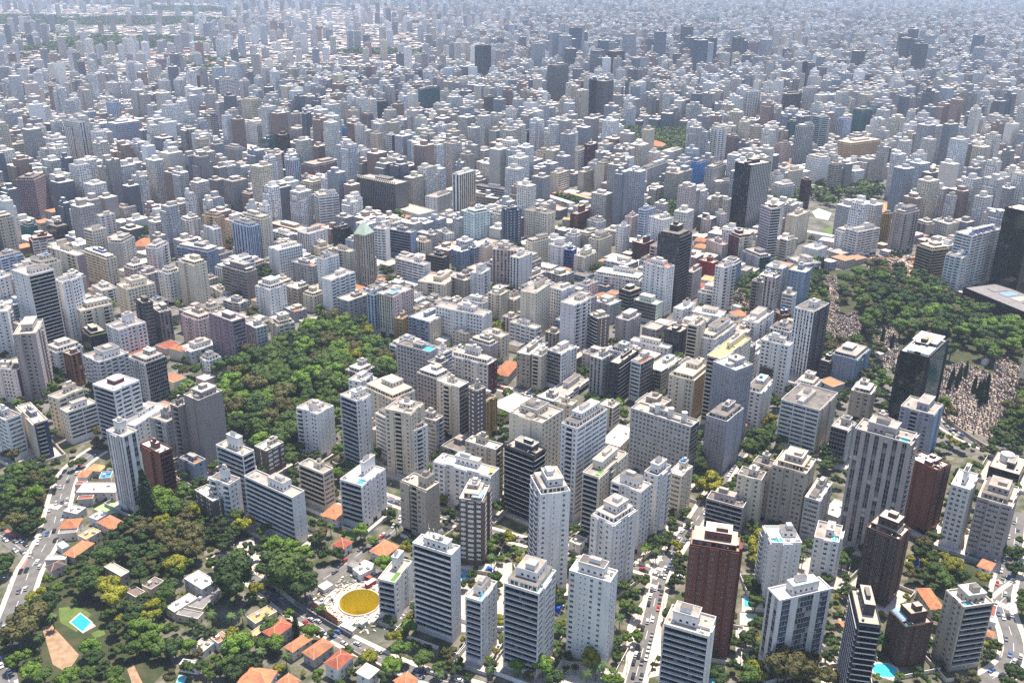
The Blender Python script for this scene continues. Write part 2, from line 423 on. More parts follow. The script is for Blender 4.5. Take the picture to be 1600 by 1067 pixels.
HOUSE = """
A2 860,685 775,630 1005,575 8 redroof hip #white three storey house with a dark red roof beside the pit street
A2 1015,800 962,755 1165,690 6 orange hip #long orange roofed house between two white houses
A2 1190,860 1110,800 1345,740 6 orange hip #white house with a broad orange roof and garden
A2 1390,945 1300,880 1500,830 8 redroof hip #white house with a red roof beside the construction hoarding street
A2 800,1090 580,1030 850,960 5 orange hip #large orange tiled roof cut by the bottom edge
A2 980,1110 890,1050 1070,1040 5 orange hip #small low orange roof at the bottom edge
A2 705,575 640,515 880,470 4 tan flat #flat tan roofed building beside the hoarded corner
A2 700,685 660,650 840,570 3 tan flat #narrow tan roofed annex
A2 395,740 340,690 485,680 5 orange flat #half orange roof over a narrow garden wing
A2 270,810 150,785 390,740 4 cream flat #pale terrace roof beside the orange garden wing
A2 260,290 105,200 385,220 9 white flat #white modern house with four skylights
A2 30,480 -10,420 200,350 5 white flat #white flat roofed garden building
A2 265,455 165,395 400,255 4 grey flat #dark flat roofed building below the white modern house
A2 225,535 50,490 265,480 4 grey flat #low grey roofed building in the villa gardens
A2 220,940 75,905 235,900 4 white flat #small white pavilion near the bottom left pool
A1 1010,182 870,100 1080,140 7 cream flat #cream villa in the dark trees
A1 1260,290 1180,255 1370,220 5 brownroof flat #brown flat roofed villa right of the yellow flowering tree
A1 1130,355 1065,290 1190,300 4 brownroof flat #low brown roof beside the yellow flowering tree
A1 430,125 330,140 530,70 6 darkroof hip #dark tiled roof house at the roadside
B1 720,345 640,345 775,290 5 orange hip #orange roofed shop at the upper corner of the shop row
B1 830,295 725,285 885,250 5 tan hip #tan orange hipped roof beside the blue canopy
B1 920,355 825,360 940,300 5 blueroof flat #building with a bright blue canopy roof
B1 720,410 620,420 740,385 5 redroof flat #narrow rust red roof in the shop row
B1 960,480 650,460 985,400 6 white flat #long white roofed shop
B1 770,530 640,540 790,500 5 redroof flat #dull red roofed shop beside the court
B1 640,660 510,645 735,610 5 white flat #white roofed shop opposite the wood
B1 640,765 485,785 700,690 6 orange hip #large orange roof near the zebra crossing
B1 810,710 750,680 900,650 5 white flat #white roof next to the orange hipped roof
B1 935,780 830,710 1025,720 6 orange hip #square orange hipped roof below the sports court
B1 720,870 655,835 840,800 6 tan flat #tan flat roof building above the dark trees
B1 620,1010 575,960 735,890 5 orange hip #orange roof half hidden by trees
B1 640,810 480,830 665,765 5 grey flat #grey roofed workshop in the roadside shop row
B1 520,950 400,965 560,930 4 white flat #white roofed workshop at the roadside
B1 540,1040 370,1050 580,1000 4 lightroof flat #pale corrugated roof at the roadside
B3 360,1010 240,960 480,920 6 orange hip #white house with an orange hipped roof across from the pit
A3 530,1110 430,1050 650,1050 6 orange hip #orange roof at the bottom edge below the street trees
A3 160,170 90,120 290,110 4 lightroof flat #low shed with pale roof beside the pit
A3 230,1020 130,970 310,950 7 white hip #white roofed house at the bottom of the street
B2 1390,700 1270,650 1480,600 6 orange hip #long orange roof beside the small white tower
B3 20,940 -60,900 80,880 6 redroof hip #red roofed house below the garden lawn
A6 650,445 540,275 755,440 6 orange hip #broad orange roof between the brick tower and the beige tower
A6 1160,680 1085,660 1180,640 5 orange hip #small orange roof right of the beige tower
A6 1140,125 1040,90 1190,70 6 orange hip #rounded orange roof near the crossing
A6 1190,570 1120,560 1205,530 5 white flat #white box annex right of the beige tower
A6 1180,520 1140,505 1195,430 5 redroof flat #rust roofed annex behind the beige tower
A5 530,710 455,700 540,630 4 white flat #white clubhouse beside the tall brick tower
C3 1390,465 1300,430 1440,350 8 orange hip #orange roofed villa beside dark trees behind the long white block
C2 20,525 -90,480 130,480 9 orange flat #orange roofed school building by the park's left side
C2 110,262 10,220 130,235 10 orange hip #orange roofed chapel beside a slim red spire
C3 1424,780 1280,690 1589,665 8 white flat #big white sheet roof beside the side street
C4 900,1060 765,995 1000,900 10 white flat #low white roofed market hall
D5 180,310 95,300 200,285 7 orange hip #upper of two orange roofs left of the pink block
D5 190,365 95,350 205,340 7 orange hip #lower of two orange roofs left of the pink block
D5 240,640 150,620 260,600 7 tan flat #tan roofed shed below the red building
D5 460,930 400,890 540,910 7 orange hip #orange roof by the cemetery gate
D5 470,860 410,840 500,850 6 white flat #white shed by the cemetery gate
D1 1220,345 1120,330 1240,290 8 orange hip #orange roof among the towers at upper left
D3 370,640 325,610 390,620 7 orange hip #tiny orange roof beside the pyramid topped tower
E2 1180,375 1118,362 1225,366 10 orange hip #steep orange roofed church in the middle distance
E4 1250,262 1100,245 1262,240 12 orange hip #orange roofed church beside the stone spire
E3 180,490 110,470 330,490 10 orange flat #long orange roof behind the massive dark slab
D4 490,130 420,125 500,110 9 tan flat #tan sheet roof beside the brick tower
E4 640,700 490,655 670,690 12 tan flat #long pale barrel roof in the middle distance
E4 480,740 230,655 520,730 10 white flat #long white shed roof in the middle distance
D5 1240,270 1070,170 1260,255 8 white flat #long white roofed school wing
D5 1280,320 1140,290 1290,290 8 white flat #white sheet roof beside the sports field
B5 1290,690 1200,620 1330,560 8 white flat #white roofed annex beside the huge mauve tower
B4 560,920 480,880 620,860 6 cream flat #low cream building beside the cross street
"""
POOL = """
A1 590,560 670,490 760,560 690,640 teal
A2 45,1067 70,1005 128,1012 105,1067 cyan
A3 1002,215 1010,105 1125,135 1060,240 blue
A3 1312,590 1312,490 1365,510 1360,600 cyan
A4 335,450 345,360 430,410 390,500 deepblue
A5 512,430 512,350 575,352 572,437 cyan
A5 180,1050 190,1005 250,1015 262,1067 cyan
A6 200,960 230,920 330,950 300,1015 cyan
A6 450,90 455,20 550,30 545,95 deepblue
A5 1308,540 1330,500 1370,505 1365,560 blue
A3 1205,110 1225,85 1345,175 1320,215 deepblue
B3 960,130 1020,85 1045,100 1040,150 cyan
"""
AREA = """
graves C5 1150,60 1400,-60 1500,60 1440,200 1250,240
graves D5 380,760 560,720 600,860 480,980
graves C6 1180,300 1424,380 1500,620 1300,700 1180,520
gard A1 -200,-700 8000,-900 8400,1250 -200,1250
under C3 -1000,250 -300,100 430,-80 600,200 470,480 0,560 -60,1200 -800,900
under A1 0,700 300,200 900,-200 1400,-200 1400,300 1200,560 1440,900 1250,1100 0,1100
under B1 -60,350 400,230 520,350 380,560 340,850 -60,760
under B1 1060,520 1700,520 1700,1000 1200,1040 800,1000 900,800
under D5 420,560 1400,540 1500,700 1500,1100 1000,1000 500,800
under D6 0,500 700,560 1500,900 1500,2100 1100,1900 700,1500 0,1300
under A5 460,900 700,900 700,1100 460,1100
under A6 440,60 1000,60 1150,250 900,260 640,240 460,240
lawn A1 490,440 640,420 760,490 640,640 500,560
lawn A1 760,650 860,610 880,660 790,690
dirtpath A1 350,600 430,580 660,830 560,980 440,910
dirt A1 1060,950 1110,905 1190,1067 1100,1067
paving A1 550,530 670,470 800,590 690,650
court B1 770,610 940,515 1000,640 880,660
court2 A5 475,480 620,490 620,590 475,580
paving A5 495,330 670,340 660,470 490,470
paving A6 180,880 370,930 350,1050 170,1000
paving A3 980,90 1424,60 1424,640 1000,640
paving A4 0,1067 300,900 560,880 1000,1000 900,1067
sand A4 1000,500 1180,250 1260,300 1230,1000 940,1067 960,600
paving A5 440,600 550,600 550,920 440,920
sand A5 1160,860 1260,820 1260,1067 1150,1067
orangeplay A5 1290,480 1370,460 1370,590 1300,600
lawn A6 670,840 730,830 770,910 700,950
lawn B2 1390,800 1450,740 1560,800 1500,860
lawn B3 0,760 150,800 120,880 0,840
paving B2 540,900 690,840 720,1067 600,1067
sand A2 640,0 760,0 760,230 700,160
paving A3 480,860 640,880 620,1067 500,1010
site A2 1180,180 1424,-20 1424,620 1200,440
site A3 -20,-20 300,120 300,330 320,640 80,690 -20,600
courts D5 1075,60 1130,30 1240,70 1210,130 1110,110
field D5 1150,210 1290,170 1370,200 1290,280
orangecourt E6 60,720 280,730 290,810 80,790
orangecourt E6 -40,755 60,760 60,790 -40,790
yellowcourt E6 -50,705 45,715 45,745 -50,740
dirt D6 130,440 540,430 530,600 330,600
plaza E4 880,290 1070,260 1230,360 1130,420 980,400
graves C6 180,60 370,70 380,420 250,420
graves C6 700,420 900,350 1424,560 1180,1000 850,900 660,640
graves D5 560,740 780,740 780,830 660,830
graves D5 1170,590 1280,600 1330,1067 1170,900
graves D6 0,900 130,960 60,1067 -40,1067
"""
ROAD = """
9 0,1010 25,950 48,885 66,862 82,828 90,796 98,764 106,742 131,717 156,702
7 0,836 24,850 52,872
6 0,1025 12,1050 18,1080
5.5 327,880 345,868 413,918 445,946 492,976 534,998 580,1020 645,1051 702,1065 760,1082
5 505,905 542,880 578,852 614,834 632,806 628,789
5 575,768 630,789 700,812 769,832 824,848 890,858 960,876 1031,897
6 984,1090 998,1040 1012,985 1024,935 1031,897 1050,862 1067,839 1082,822 1093,805 1142,727 1162,700
5 1031,897 1062,905
7 1500,1090 1550,1060 1577,1045 1587,1017 1578,980 1563,948 1566,920 1576,890 1583,860 1590,800
5 1563,940 1590,915 1620,905
5.5 1440,640 1479,669 1502,684 1543,702 1610,732
5 740,596 773,603 800,612 847,623 900,640 961,656 985,668
"""

# ---------------------------------------------------------------- materials
rng = random.Random(11)
def mat(name, color, rough=0.8, dirt=0.0, streak=0.0, blotch=0.0, scale=0.12, objvar=0.0, metallic=0.0, spec=0.35, col2=None, bump=0.0):
    m = D.materials.new(name); m.use_nodes = True
    t = m.node_tree; n = t.nodes; L = t.links
    b = n['Principled BSDF']; b.inputs['Roughness'].default_value = rough
    b.inputs['Metallic'].default_value = metallic; b.inputs['Specular IOR Level'].default_value = spec
    b.inputs['Base Color'].default_value = (*color, 1)
    cur = None
    def mixin(fac_sock, c2, amt, ramp=(0.4, 0.7)):
        nonlocal cur
        r = n.new('ShaderNodeMapRange'); r.inputs[1].default_value = ramp[0]; r.inputs[2].default_value = ramp[1]
        r.inputs[3].default_value = 0; r.inputs[4].default_value = amt; L.new(fac_sock, r.inputs[0])
        x = n.new('ShaderNodeMix'); x.data_type = 'RGBA'
        if cur is None: x.inputs[6].default_value = (*color, 1)
        else: L.new(cur, x.inputs[6])
        x.inputs[7].default_value = (*c2, 1); L.new(r.outputs[0], x.inputs[0]); cur = x.outputs[2]
    geo = n.new('ShaderNodeNewGeometry')
    def noise(sc, vec_scale=None, detail=4):
        v = geo.outputs['Position']
        if vec_scale:
            mp = n.new('ShaderNodeMapping'); mp.inputs['Scale'].default_value = vec_scale; L.new(v, mp.inputs[0]); v = mp.outputs[0]
        q = n.new('ShaderNodeTexNoise'); q.inputs['Scale'].default_value = sc; q.inputs['Detail'].default_value = detail
        L.new(v, q.inputs['Vector']); return q.outputs[0]
    dk = tuple(c * 0.45 for c in color)
    if blotch: mixin(noise(scale), col2 or tuple(c * 0.55 for c in color), blotch, (0.42, 0.62))
    if streak: mixin(noise(0.9, (1, 1, 0.06), 3), dk, streak, (0.5, 0.75))
    if dirt: mixin(noise(0.7, None, 6), dk, dirt, (0.45, 0.8))
    if objvar:
        oi = n.new('ShaderNodeObjectInfo'); r = n.new('ShaderNodeMapRange')
        r.inputs[3].default_value = 1 - objvar; r.inputs[4].default_value = 1 + objvar * 0.6; L.new(oi.outputs['Random'], r.inputs[0])
        h = n.new('ShaderNodeHueSaturation'); L.new(r.outputs[0], h.inputs['Value'])
        if cur is None: h.inputs['Color'].default_value = (*color, 1)
        else: L.new(cur, h.inputs['Color'])
        cur = h.outputs[0]
    if cur is not None: L.new(cur, b.inputs['Base Color'])
    if bump:
        bn = n.new('ShaderNodeBump'); bn.inputs['Strength'].default_value = bump; bn.inputs['Distance'].default_value = 0.1
        L.new(noise(3.0), bn.inputs['Height']); L.new(bn.outputs[0], b.inputs['Normal'])
    return m
WALLC = dict(white=(0.756,0.756,0.769), cream=(0.683,0.610,0.488), beige=(0.439,0.378,0.305), grey=(0.403,0.403,0.415), taupe=(0.270,0.236,0.230),
    brown=(0.143,0.105,0.088), brick=(0.220,0.061,0.039), brickbrown=(0.132,0.055,0.039), maroon=(0.121,0.028,0.039), charcoal=(0.050,0.050,0.061),
    darkgrey=(0.143,0.143,0.143), black=(0.022,0.024,0.028), pink=(0.610,0.476,0.439), pinkgrey=(0.415,0.366,0.354), lilac=(0.415,0.390,0.488), mauve=(0.270,0.203,0.230),
    bluegrey=(0.256,0.317,0.415), lightblue=(0.464,0.549,0.683), navy=(0.033,0.066,0.143), blue=(0.033,0.121,0.396), brightblue=(0.044,0.242,0.605), teal=(0.033,0.154,0.187),
    ochre=(0.488,0.329,0.134), tan=(0.549,0.378,0.232), rust=(0.286,0.121,0.066), red=(0.330,0.033,0.028), bronze=(0.439,0.329,0.207), palegreen=(0.488,0.549,0.464),
    paleteal=(0.561,0.671,0.671))
WALLC['brick'] = (.155,.058,.042); WALLC['brickbrown'] = (.095,.052,.040); WALLC['lilac'] = (.36,.36,.40); WALLC['white'] = (.74,.72,.70); WALLC['cream'] = (.68,.60,.47); WALLC['grey'] = (.42,.41,.40)
PAINT = {}
def paint(c):
    if c not in PAINT:
        PAINT[c] = mat('painted_wall_' + c, WALLC[c], 0.8, dirt=0.28, streak=0.42, blotch=0.2, scale=0.08, objvar=0.12)
    return PAINT[c]
GL = [mat('dark_glass', (.008,.010,.015), 0.2, spec=0.3), mat('blue_glass', (.02,.035,.055), 0.18, spec=0.45),
      mat('curtained_glass', (.13,.13,.125), 0.45, spec=0.5), mat('pale_blind', (.36,.35,.33), 0.6)]
M_MIRROR = mat('mirror_glass', (.05,.065,.06), 0.06, metallic=0.85, spec=0.8)
M_TEALG = mat('teal_glass', (.02,.12,.13), 0.12, spec=0.9)
M_ROOFS = [mat('roof_concrete', (.33,.295,.26), 0.9, dirt=.5, blotch=.7, scale=.12),
           mat('roof_white', (.56,.54,.50), 0.85, dirt=.35, blotch=.4, scale=.15),
           mat('roof_cream', (.44,.375,.30), 0.9, dirt=.4, blotch=.5, scale=.15),
           mat('roof_gravel', (.17,.15,.135), 0.95, dirt=.6, blotch=.8, scale=.2)]
M_TILE = mat('orange_roof_tile', (.44,.175,.08), 0.85, dirt=.6, blotch=.8, scale=.4, col2=(.26,.12,.075), objvar=.25)
M_REDTILE = mat('red_roof_tile', (.30,.085,.05), 0.85, dirt=.5, blotch=.6, scale=.3, objvar=.2)
M_RIDGE = mat('ridge_tile', (.55,.30,.18), 0.8, dirt=.3)
M_TANROOF = mat('tan_roof', (.46,.30,.14), 0.9, dirt=.5, blotch=.5, scale=.3)
M_BROWNROOF = mat('brown_roof', (.17,.13,.11), 0.9, dirt=.5, blotch=.4, scale=.3)
M_DARKROOF = mat('dark_roof_tile', (.07,.06,.06), 0.9, dirt=.4, blotch=.4, scale=.3)
M_GREYROOF = mat('grey_roof', (.20,.19,.19), 0.9, dirt=.5, blotch=.5, scale=.3)
M_LIGHTROOF = mat('corrugated_roof', (.50,.49,.47), 0.6, dirt=.6, blotch=.5, scale=.4)
M_BLUEROOF = mat('blue_canopy', (.03,.22,.62), 0.5, blotch=.3)
M_TRIM = mat('white_trim', (.60,.585,.56), 0.7, dirt=.3, streak=.3)
M_DARKTRIM = mat('dark_frame', (.05,.05,.055), 0.5)
M_SOLAR = mat('solar_panel', (.03,.03,.10), 0.2, spec=.8)
M_GLASSROOF = mat('glazed_roof', (.22,.34,.46), 0.2, blotch=.4, scale=.6)
M_LAWN = mat('lawn_grass', (.10,.145,.035), 0.95, dirt=.4, blotch=.6, scale=.25, col2=(.06,.10,.02))
M_ARTIF = mat('terrace_lawn', (.09,.20,.04), 0.9, blotch=.3)
M_MINT = mat('mint_deck', (.42,.56,.50), 0.7, blotch=.2)
M_YELLOW = mat('yellow_deck', (.52,.48,.17), 0.8, blotch=.3)
M_YELTENT = mat('yellow_canvas', (.75,.60,.03), 0.7)
WATER = {k: mat(k + '_pool_water', c, 0.08, spec=.6, blotch=.35, scale=.5, col2=tuple(min(1, x * 1.5) for x in c)) for k, c in
         dict(teal=(.02,.26,.30), cyan=(.05,.42,.55), blue=(.05,.26,.50), deepblue=(.02,.10,.42)).items()}
M_COPING = mat('pool_coping', (.52,.48,.42), 0.8, dirt=.3)

# ---------------------------------------------------------------- mesh builder
class MB:
    def __init__(s): s.v = []; s.f = []; s.m = []; s.mats = []; s._mi = {}
    def mi(s, m):
        k = m.name
        if k not in s._mi: s._mi[k] = len(s.mats); s.mats.append(m)
        return s._mi[k]
    def poly(s, pts, m):
        i = len(s.v); s.v.extend(pts); s.f.append(tuple(range(i, i + len(pts)))); s.m.append(s.mi(m))
    def box(s, cx, cy, z0, z1, w, d, a, m, top=None, bottom=False):
        c, n = math.cos(a), math.sin(a)
        P = [(cx + x * c - y * n, cy + x * n + y * c) for x, y in ((-w/2,-d/2),(w/2,-d/2),(w/2,d/2),(-w/2,d/2))]
        s.prism(P, z0, z1, m, top, bottom)
    def prism(s, P, z0, z1, m, top=None, bottom=False):
        k = len(P)
        for i in range(k):
            a, b = P[i], P[(i + 1) % k]
            s.poly([(a[0],a[1],z0),(b[0],b[1],z0),(b[0],b[1],z1),(a[0],a[1],z1)], m)
        s.poly([(p[0],p[1],z1) for p in P], top or m)
        if bottom: s.poly([(p[0],p[1],z0) for p in reversed(P)], m)
    def tube(s, p, q, r, m, n=6, r2=None):
        p, q = Vector(p), Vector(q); d = (q - p).normalized()
        u = d.orthogonal().normalized(); w = d.cross(u); r2 = r if r2 is None else r2
        A = [p + (u * math.cos(t) + w * math.sin(t)) * r for t in [2*math.pi*i/n for i in range(n)]]
        B = [q + (u * math.cos(t) + w * math.sin(t)) * r2 for t in [2*math.pi*i/n for i in range(n)]]
        for i in range(n):
            j = (i + 1) % n; s.poly([tuple(A[i]), tuple(A[j]), tuple(B[j]), tuple(B[i])], m)
        s.poly([tuple(x) for x in B], m)
    def mesh(s, name):
        me = D.meshes.new(name); me.from_pydata([tuple(p) for p in s.v], [], s.f)
        for m in s.mats: me.materials.append(m)
        me.polygons.foreach_set('material_index', s.m); me.update(); return me
    def build(s, name, parent=None, kind=None):
        o = D.objects.new(name, s.mesh(name)); COL.objects.link(o)
        if parent: o.parent = parent
        if kind: o['kind'] = kind
        return o
def local(mbs, origin):
    """shift builder geometry so that its object can be parented to an Empty at origin"""
    ox, oy, oz = origin
    for b in mbs: b.v = [(x - ox, y - oy, z - oz) for x, y, z in b.v]
def thing(name, label, cat, loc=(0,0,0), rz=0.0, group=None):
    o = D.objects.new(name, None); COL.objects.link(o); o.location = loc; o.rotation_euler = (0, 0, rz)
    o.empty_display_size = 1.0
    o['label'] = label; o['category'] = cat
    if group: o['group'] = group
    return o
def tag(o, label, cat, group=None, kind=None):
    o['label'] = label; o['category'] = cat
    if group: o['group'] = group
    if kind: o['kind'] = kind
    return o
def dup(root, loc, rz=0.0, scale=1.0, label=None):
    r = root.copy(); COL.objects.link(r); r.location = loc; r.rotation_euler = (0, 0, rz); r.scale = (scale,) * 3
    if label: r['label'] = label
    for ch in root.children:
        c = ch.copy(); COL.objects.link(c); c.parent = r
        for g in ch.children:
            d = g.copy(); COL.objects.link(d); d.parent = c
    return r

# ---------------------------------------------------------------- facades
WIN_MESH = {}
def pane_mat(r, dark=False):
    x = r.random()
    if dark: return GL[0] if x < .82 else (GL[1] if x < .96 else GL[2])
    return GL[0] if x < .62 else (GL[1] if x < .80 else (GL[2] if x < .93 else GL[3]))
def win_mesh(w, h, gi):
    k = (round(w * 5), round(h * 5), gi)
    if k not in WIN_MESH:
        b = MB(); W, H = w, h
        b.poly([(-W/2,0,0),(W/2,0,0),(W/2,0,H),(-W/2,0,H)], GL[gi])
        t = 0.09
        for (x0,x1,z0,z1) in ((-W/2,W/2,0,t),(-W/2,W/2,H-t,H),(-W/2,-W/2+t,t,H-t),(W/2-t,W/2,t,H-t),(-t/2,t/2,t,H-t)):
            b.poly([(x0,-.05,z0),(x1,-.05,z0),(x1,-.05,z1),(x0,-.05,z1)], M_TRIM)
        WIN_MESH[k] = b.mesh('window')
    return WIN_MESH[k]
BAL_MESH = {}
def bal_geo(b, w, dep, mp, T, lo=-.18, hi=.8, full=True):
    """one balcony tray: T maps (s, out, z) to a point"""
    t = .12
    P = lambda *a: T(*a)
    b.poly([P(0,dep,lo),P(w,dep,lo),P(w,dep,hi),P(0,dep,hi)], mp)
    b.poly([P(0,0,lo),P(0,dep,lo),P(0,dep,hi),P(0,0,hi)], mp)
    b.poly([P(w,dep,lo),P(w,0,lo),P(w,0,hi),P(w,dep,hi)], mp)
    b.poly([P(0,0,0.01),P(w,0,0.01),P(w,dep-t,0.01),P(0,dep-t,0.01)][::-1], M_ROOFS[0])
    b.poly([P(0,0,lo),P(w,0,lo),P(w,dep,lo),P(0,dep,lo)], mp)
    b.poly([P(w,dep-t,0),P(0,dep-t,0),P(0,dep-t,hi),P(w,dep-t,hi)], mp)
    b.poly([P(0,dep-t,hi),P(0,dep,hi),P(w,dep,hi),P(w,dep-t,hi)][::-1], mp)
    if full:
        b.poly([P(t,0,0),P(t,dep-t,0),P(t,dep-t,hi),P(t,0,hi)][::-1], mp); b.poly([P(w-t,0,0),P(w-t,dep-t,0),P(w-t,dep-t,hi),P(w-t,0,hi)], mp)
def bal_mesh(w, dep, mp):
    k = (round(w * 4), round(dep * 4), mp.name)
    if k not in BAL_MESH:
        b = MB(); bal_geo(b, w, dep, mp, lambda s, o, z: (s, -o, z)); BAL_MESH[k] = b.mesh('balcony')
    return BAL_MESH[k]

def facade(b, p0, ang, W, z0, z1, style, wm, r, parts=None, det=1, trim=None, fh=3.1, dark=False):
    """wall from p0 along ang (outward is to the right of ang); openings are recessed; parts collects window / balcony parts"""
    ux, uy = math.cos(ang), math.sin(ang); nx, ny = uy, -ux
    def P(s, o, z): return (p0[0] + ux*s + nx*o, p0[1] + uy*s + ny*o, z)
    def q(s0, s1, za, zb, m, o=0.0): b.poly([P(s0,o,za),P(s1,o,za),P(s1,o,zb),P(s0,o,zb)], m)
    trim = trim or wm
    if W < 1.0: q(0, W, z0, z1, wm); return
    gf = 3.6 if z1 - z0 > 9 else 0.3
    nf = max(1, int(round((z1 - z0 - gf) / fh))); fh = (z1 - z0 - gf) / nf
    cols = []   # s0, s1, sill, head, kind
    def grid(pitch, wfrac, sill, hh, marg=.8, var=0.0):
        n = max(1, int((W - 2*marg) / pitch)); pt = (W - 2*marg) / n
        return [(marg + pt*(i + .5 - wfrac/2*(1 - var*r.random())), marg + pt*(i + .5 + wfrac/2), sill, hh, 'w') for i in range(n)]
    rec = .25
    if style == 'p':
        seq = []; x = .9
        while x < W - 1.6:
            w = r.choice((.7, 1.4, 1.4, 1.9)); 
            if x + w > W - .7: break
            seq.append((x, x + w, 1.0 if w > 1 else 1.3, 1.45 if w > 1 else .9, 'w')); x += w + r.choice((1.6, 2.1, 2.8))
        cols = seq or grid(3, .5, 1, 1.4)
    elif style == 'd': cols = grid(2.7, .56, .9, 1.5, .6)
    elif style == 'b':
        n = max(1, round(W / 8.5)); pt = (W - .8) / n
        cols = [(.4 + pt*i + .35, .4 + pt*(i+1) - .35, 1.05, 1.45, 'r') for i in range(n)]
    elif style == 'k':
        x = 1.0; i = r.randint(0, 1)
        while x < W - 2.2:
            if i % 2 == 0 and x + 4.4 < W: cols.append((x, x + 4.4, .08, 2.35, 'k')); x += 4.4 + .9
            else: cols.append((x, x + 1.4, 1.0, 1.4, 'w')); x += 1.4 + 1.1
            i += 1
    elif style in 'zZ': cols = [(.5, W - .5, .06, fh - .5, style)]
    elif style == 'n':
        cols = [(W*.5 - .4, W*.5 + .4, 1.3, .9, 'w')] if W < 12 else [(W*.3, W*.3 + .8, 1.3, .9, 'w'), (W*.66, W*.66 + .8, 1.3, .9, 'w')]
    elif style == 'v':
        n = max(2, int(W / 3.2)); pt = W / n
        cols = [(pt*i + pt*.3, pt*i + pt*.78, .25, fh - .45, 'v') for i in range(n)]
    elif style == 'V':
        n = max(2, int(W / 4.4)); pt = W / n; trim = paint('charcoal')
        cols = [(pt*i + pt*.26, pt*i + pt*.74, .12, fh - .3, 'v') for i in range(n)]
    elif style == 'w':      # piers with a dark centre bay and blue side bays
        trim = paint('navy')
        cols = [(W*.06, W*.22, .8, fh - 1.0, 'r'), (W*.36, W*.66, .1, fh - .25, 'r'), (W*.78, W*.94, .8, fh - 1.0, 'r')]
    elif style == 'g':
        n = max(1, round(W / 1.7)); pt = W / n
        gm = dark if dark not in (False, True) else None
        for f in range(nf):
            za = z0 + gf + f*fh
            for i in range(n):
                q(pt*i + .06, pt*(i+1) - .06, za + .35, za + fh - .05, gm or pane_mat(r, True), -.08)
        q(0, W, z0, z0 + gf, wm, 0)
        for i in range(n + 1):
            s = pt*i; b.poly([P(max(0,s-.06),0,z0+gf),P(min(W,s+.06),0,z0+gf),P(min(W,s+.06),0,z1),P(max(0,s-.06),0,z1)], wm)
        for f in range(nf):
            za = z0 + gf + f*fh; q(0, W, za - .05, za + .35, wm, .015)
        q(0, W, z0 + gf, z1, GL[0], -.12)
        return
    elif style == 'm':      # netting over a scaffold: ledgers and standards in front of a dim wall
        q(0, W, z0, z1, wm, 0)
        nn = int((z1 - z0) / 2)
        for i in range(nn): q(0, W, z0 + i*2, z0 + i*2 + .22, M_GREYROOF, .25)
        for i in range(int(W / 2.4) + 1): b.poly([P(i*2.4,.3,z0),P(i*2.4+.18,.3,z0),P(i*2.4+.18,.3,z1),P(i*2.4,.3,z1)], M_GREYROOF)
        for f in range(nn // 2):
            for i in range(int(W / 4)):
                if r.random() < .45: q(i*4 + .8, i*4 + 2.2, z0 + f*4 + .9, z0 + f*4 + 2.3, GL[2], .02)
        return
    cols.sort()
    zt = z0 + gf
    q(0, W, z0, zt, wm)
    prev = 0.0
    for (s0, s1, sl, hh, kd) in cols:
        q(prev, s0, zt, z1, wm); prev = s1
        rc = .9 if kd in 'kzZ' else rec
        b.poly([P(s0,0,zt),P(s0,-rc,zt),P(s0,-rc,z1),P(s0,0,z1)][::-1], wm)
        b.poly([P(s1,-rc,zt),P(s1,0,zt),P(s1,0,z1),P(s1,-rc,z1)][::-1], wm)
        segs = 1 if kd in 'wv' else max(1, round((s1 - s0) / 1.7))
        pt = (s1 - s0) / segs
        for f in range(nf):
            za = zt + f*fh; top = za - fh + sl + hh if f else zt
            q(s0, s1, top, za + sl, trim)
            b.poly([P(s0,-rc,za+sl),P(s1,-rc,za+sl),P(s1,0,za+sl),P(s0,0,za+sl)][::-1], wm)
            b.poly([P(s0,0,za+sl+hh),P(s1,0,za+sl+hh),P(s1,-rc,za+sl+hh),P(s0,-rc,za+sl+hh)][::-1], wm)
            for i in range(segs):
                c0 = s0 + pt*i; 
                if parts is not None and kd in 'wrv':
                    gi = r.choice((0,0,0,0,1,1,2,3)) if not dark else r.choice((0,0,0,1))
                    parts.append(('window', P(c0 + pt/2, -rc + .02, za + sl), ang, (pt, hh, gi)))
                    q(c0, c0 + pt, za + sl, za + sl + hh, GL[0], -rc - .05)
                else: q(c0 + .04, c0 + pt - .04, za + sl, za + sl + hh, pane_mat(r, dark or kd in 'kzZ'), -rc)
            if kd in 'kzZ':
                dep = 1.25 if kd == 'k' else .7
                if parts is not None and kd == 'k': parts.append(('balcony', P(s0 - .2, 0.005, za), ang, (s1 - s0 + .4, dep, trim)))
                else:
                    A = s0 - .15; bal_geo(b, s1 - s0 + .3, dep, trim if kd != 'Z' else (M_TRIM if wm.name.split('_')[-1] not in ('brickbrown','brick') else wm), lambda s, o, z, A=A, za=za: P(A + s, o + .003, za + z), full=False, **(dict(lo=-.12, hi=.42) if kd == 'Z' else {}))
        zl = zt + (nf - 1)*fh + sl + hh
        q(s0, s1, zl, z1, trim)
    q(prev, W, zt, z1, wm)

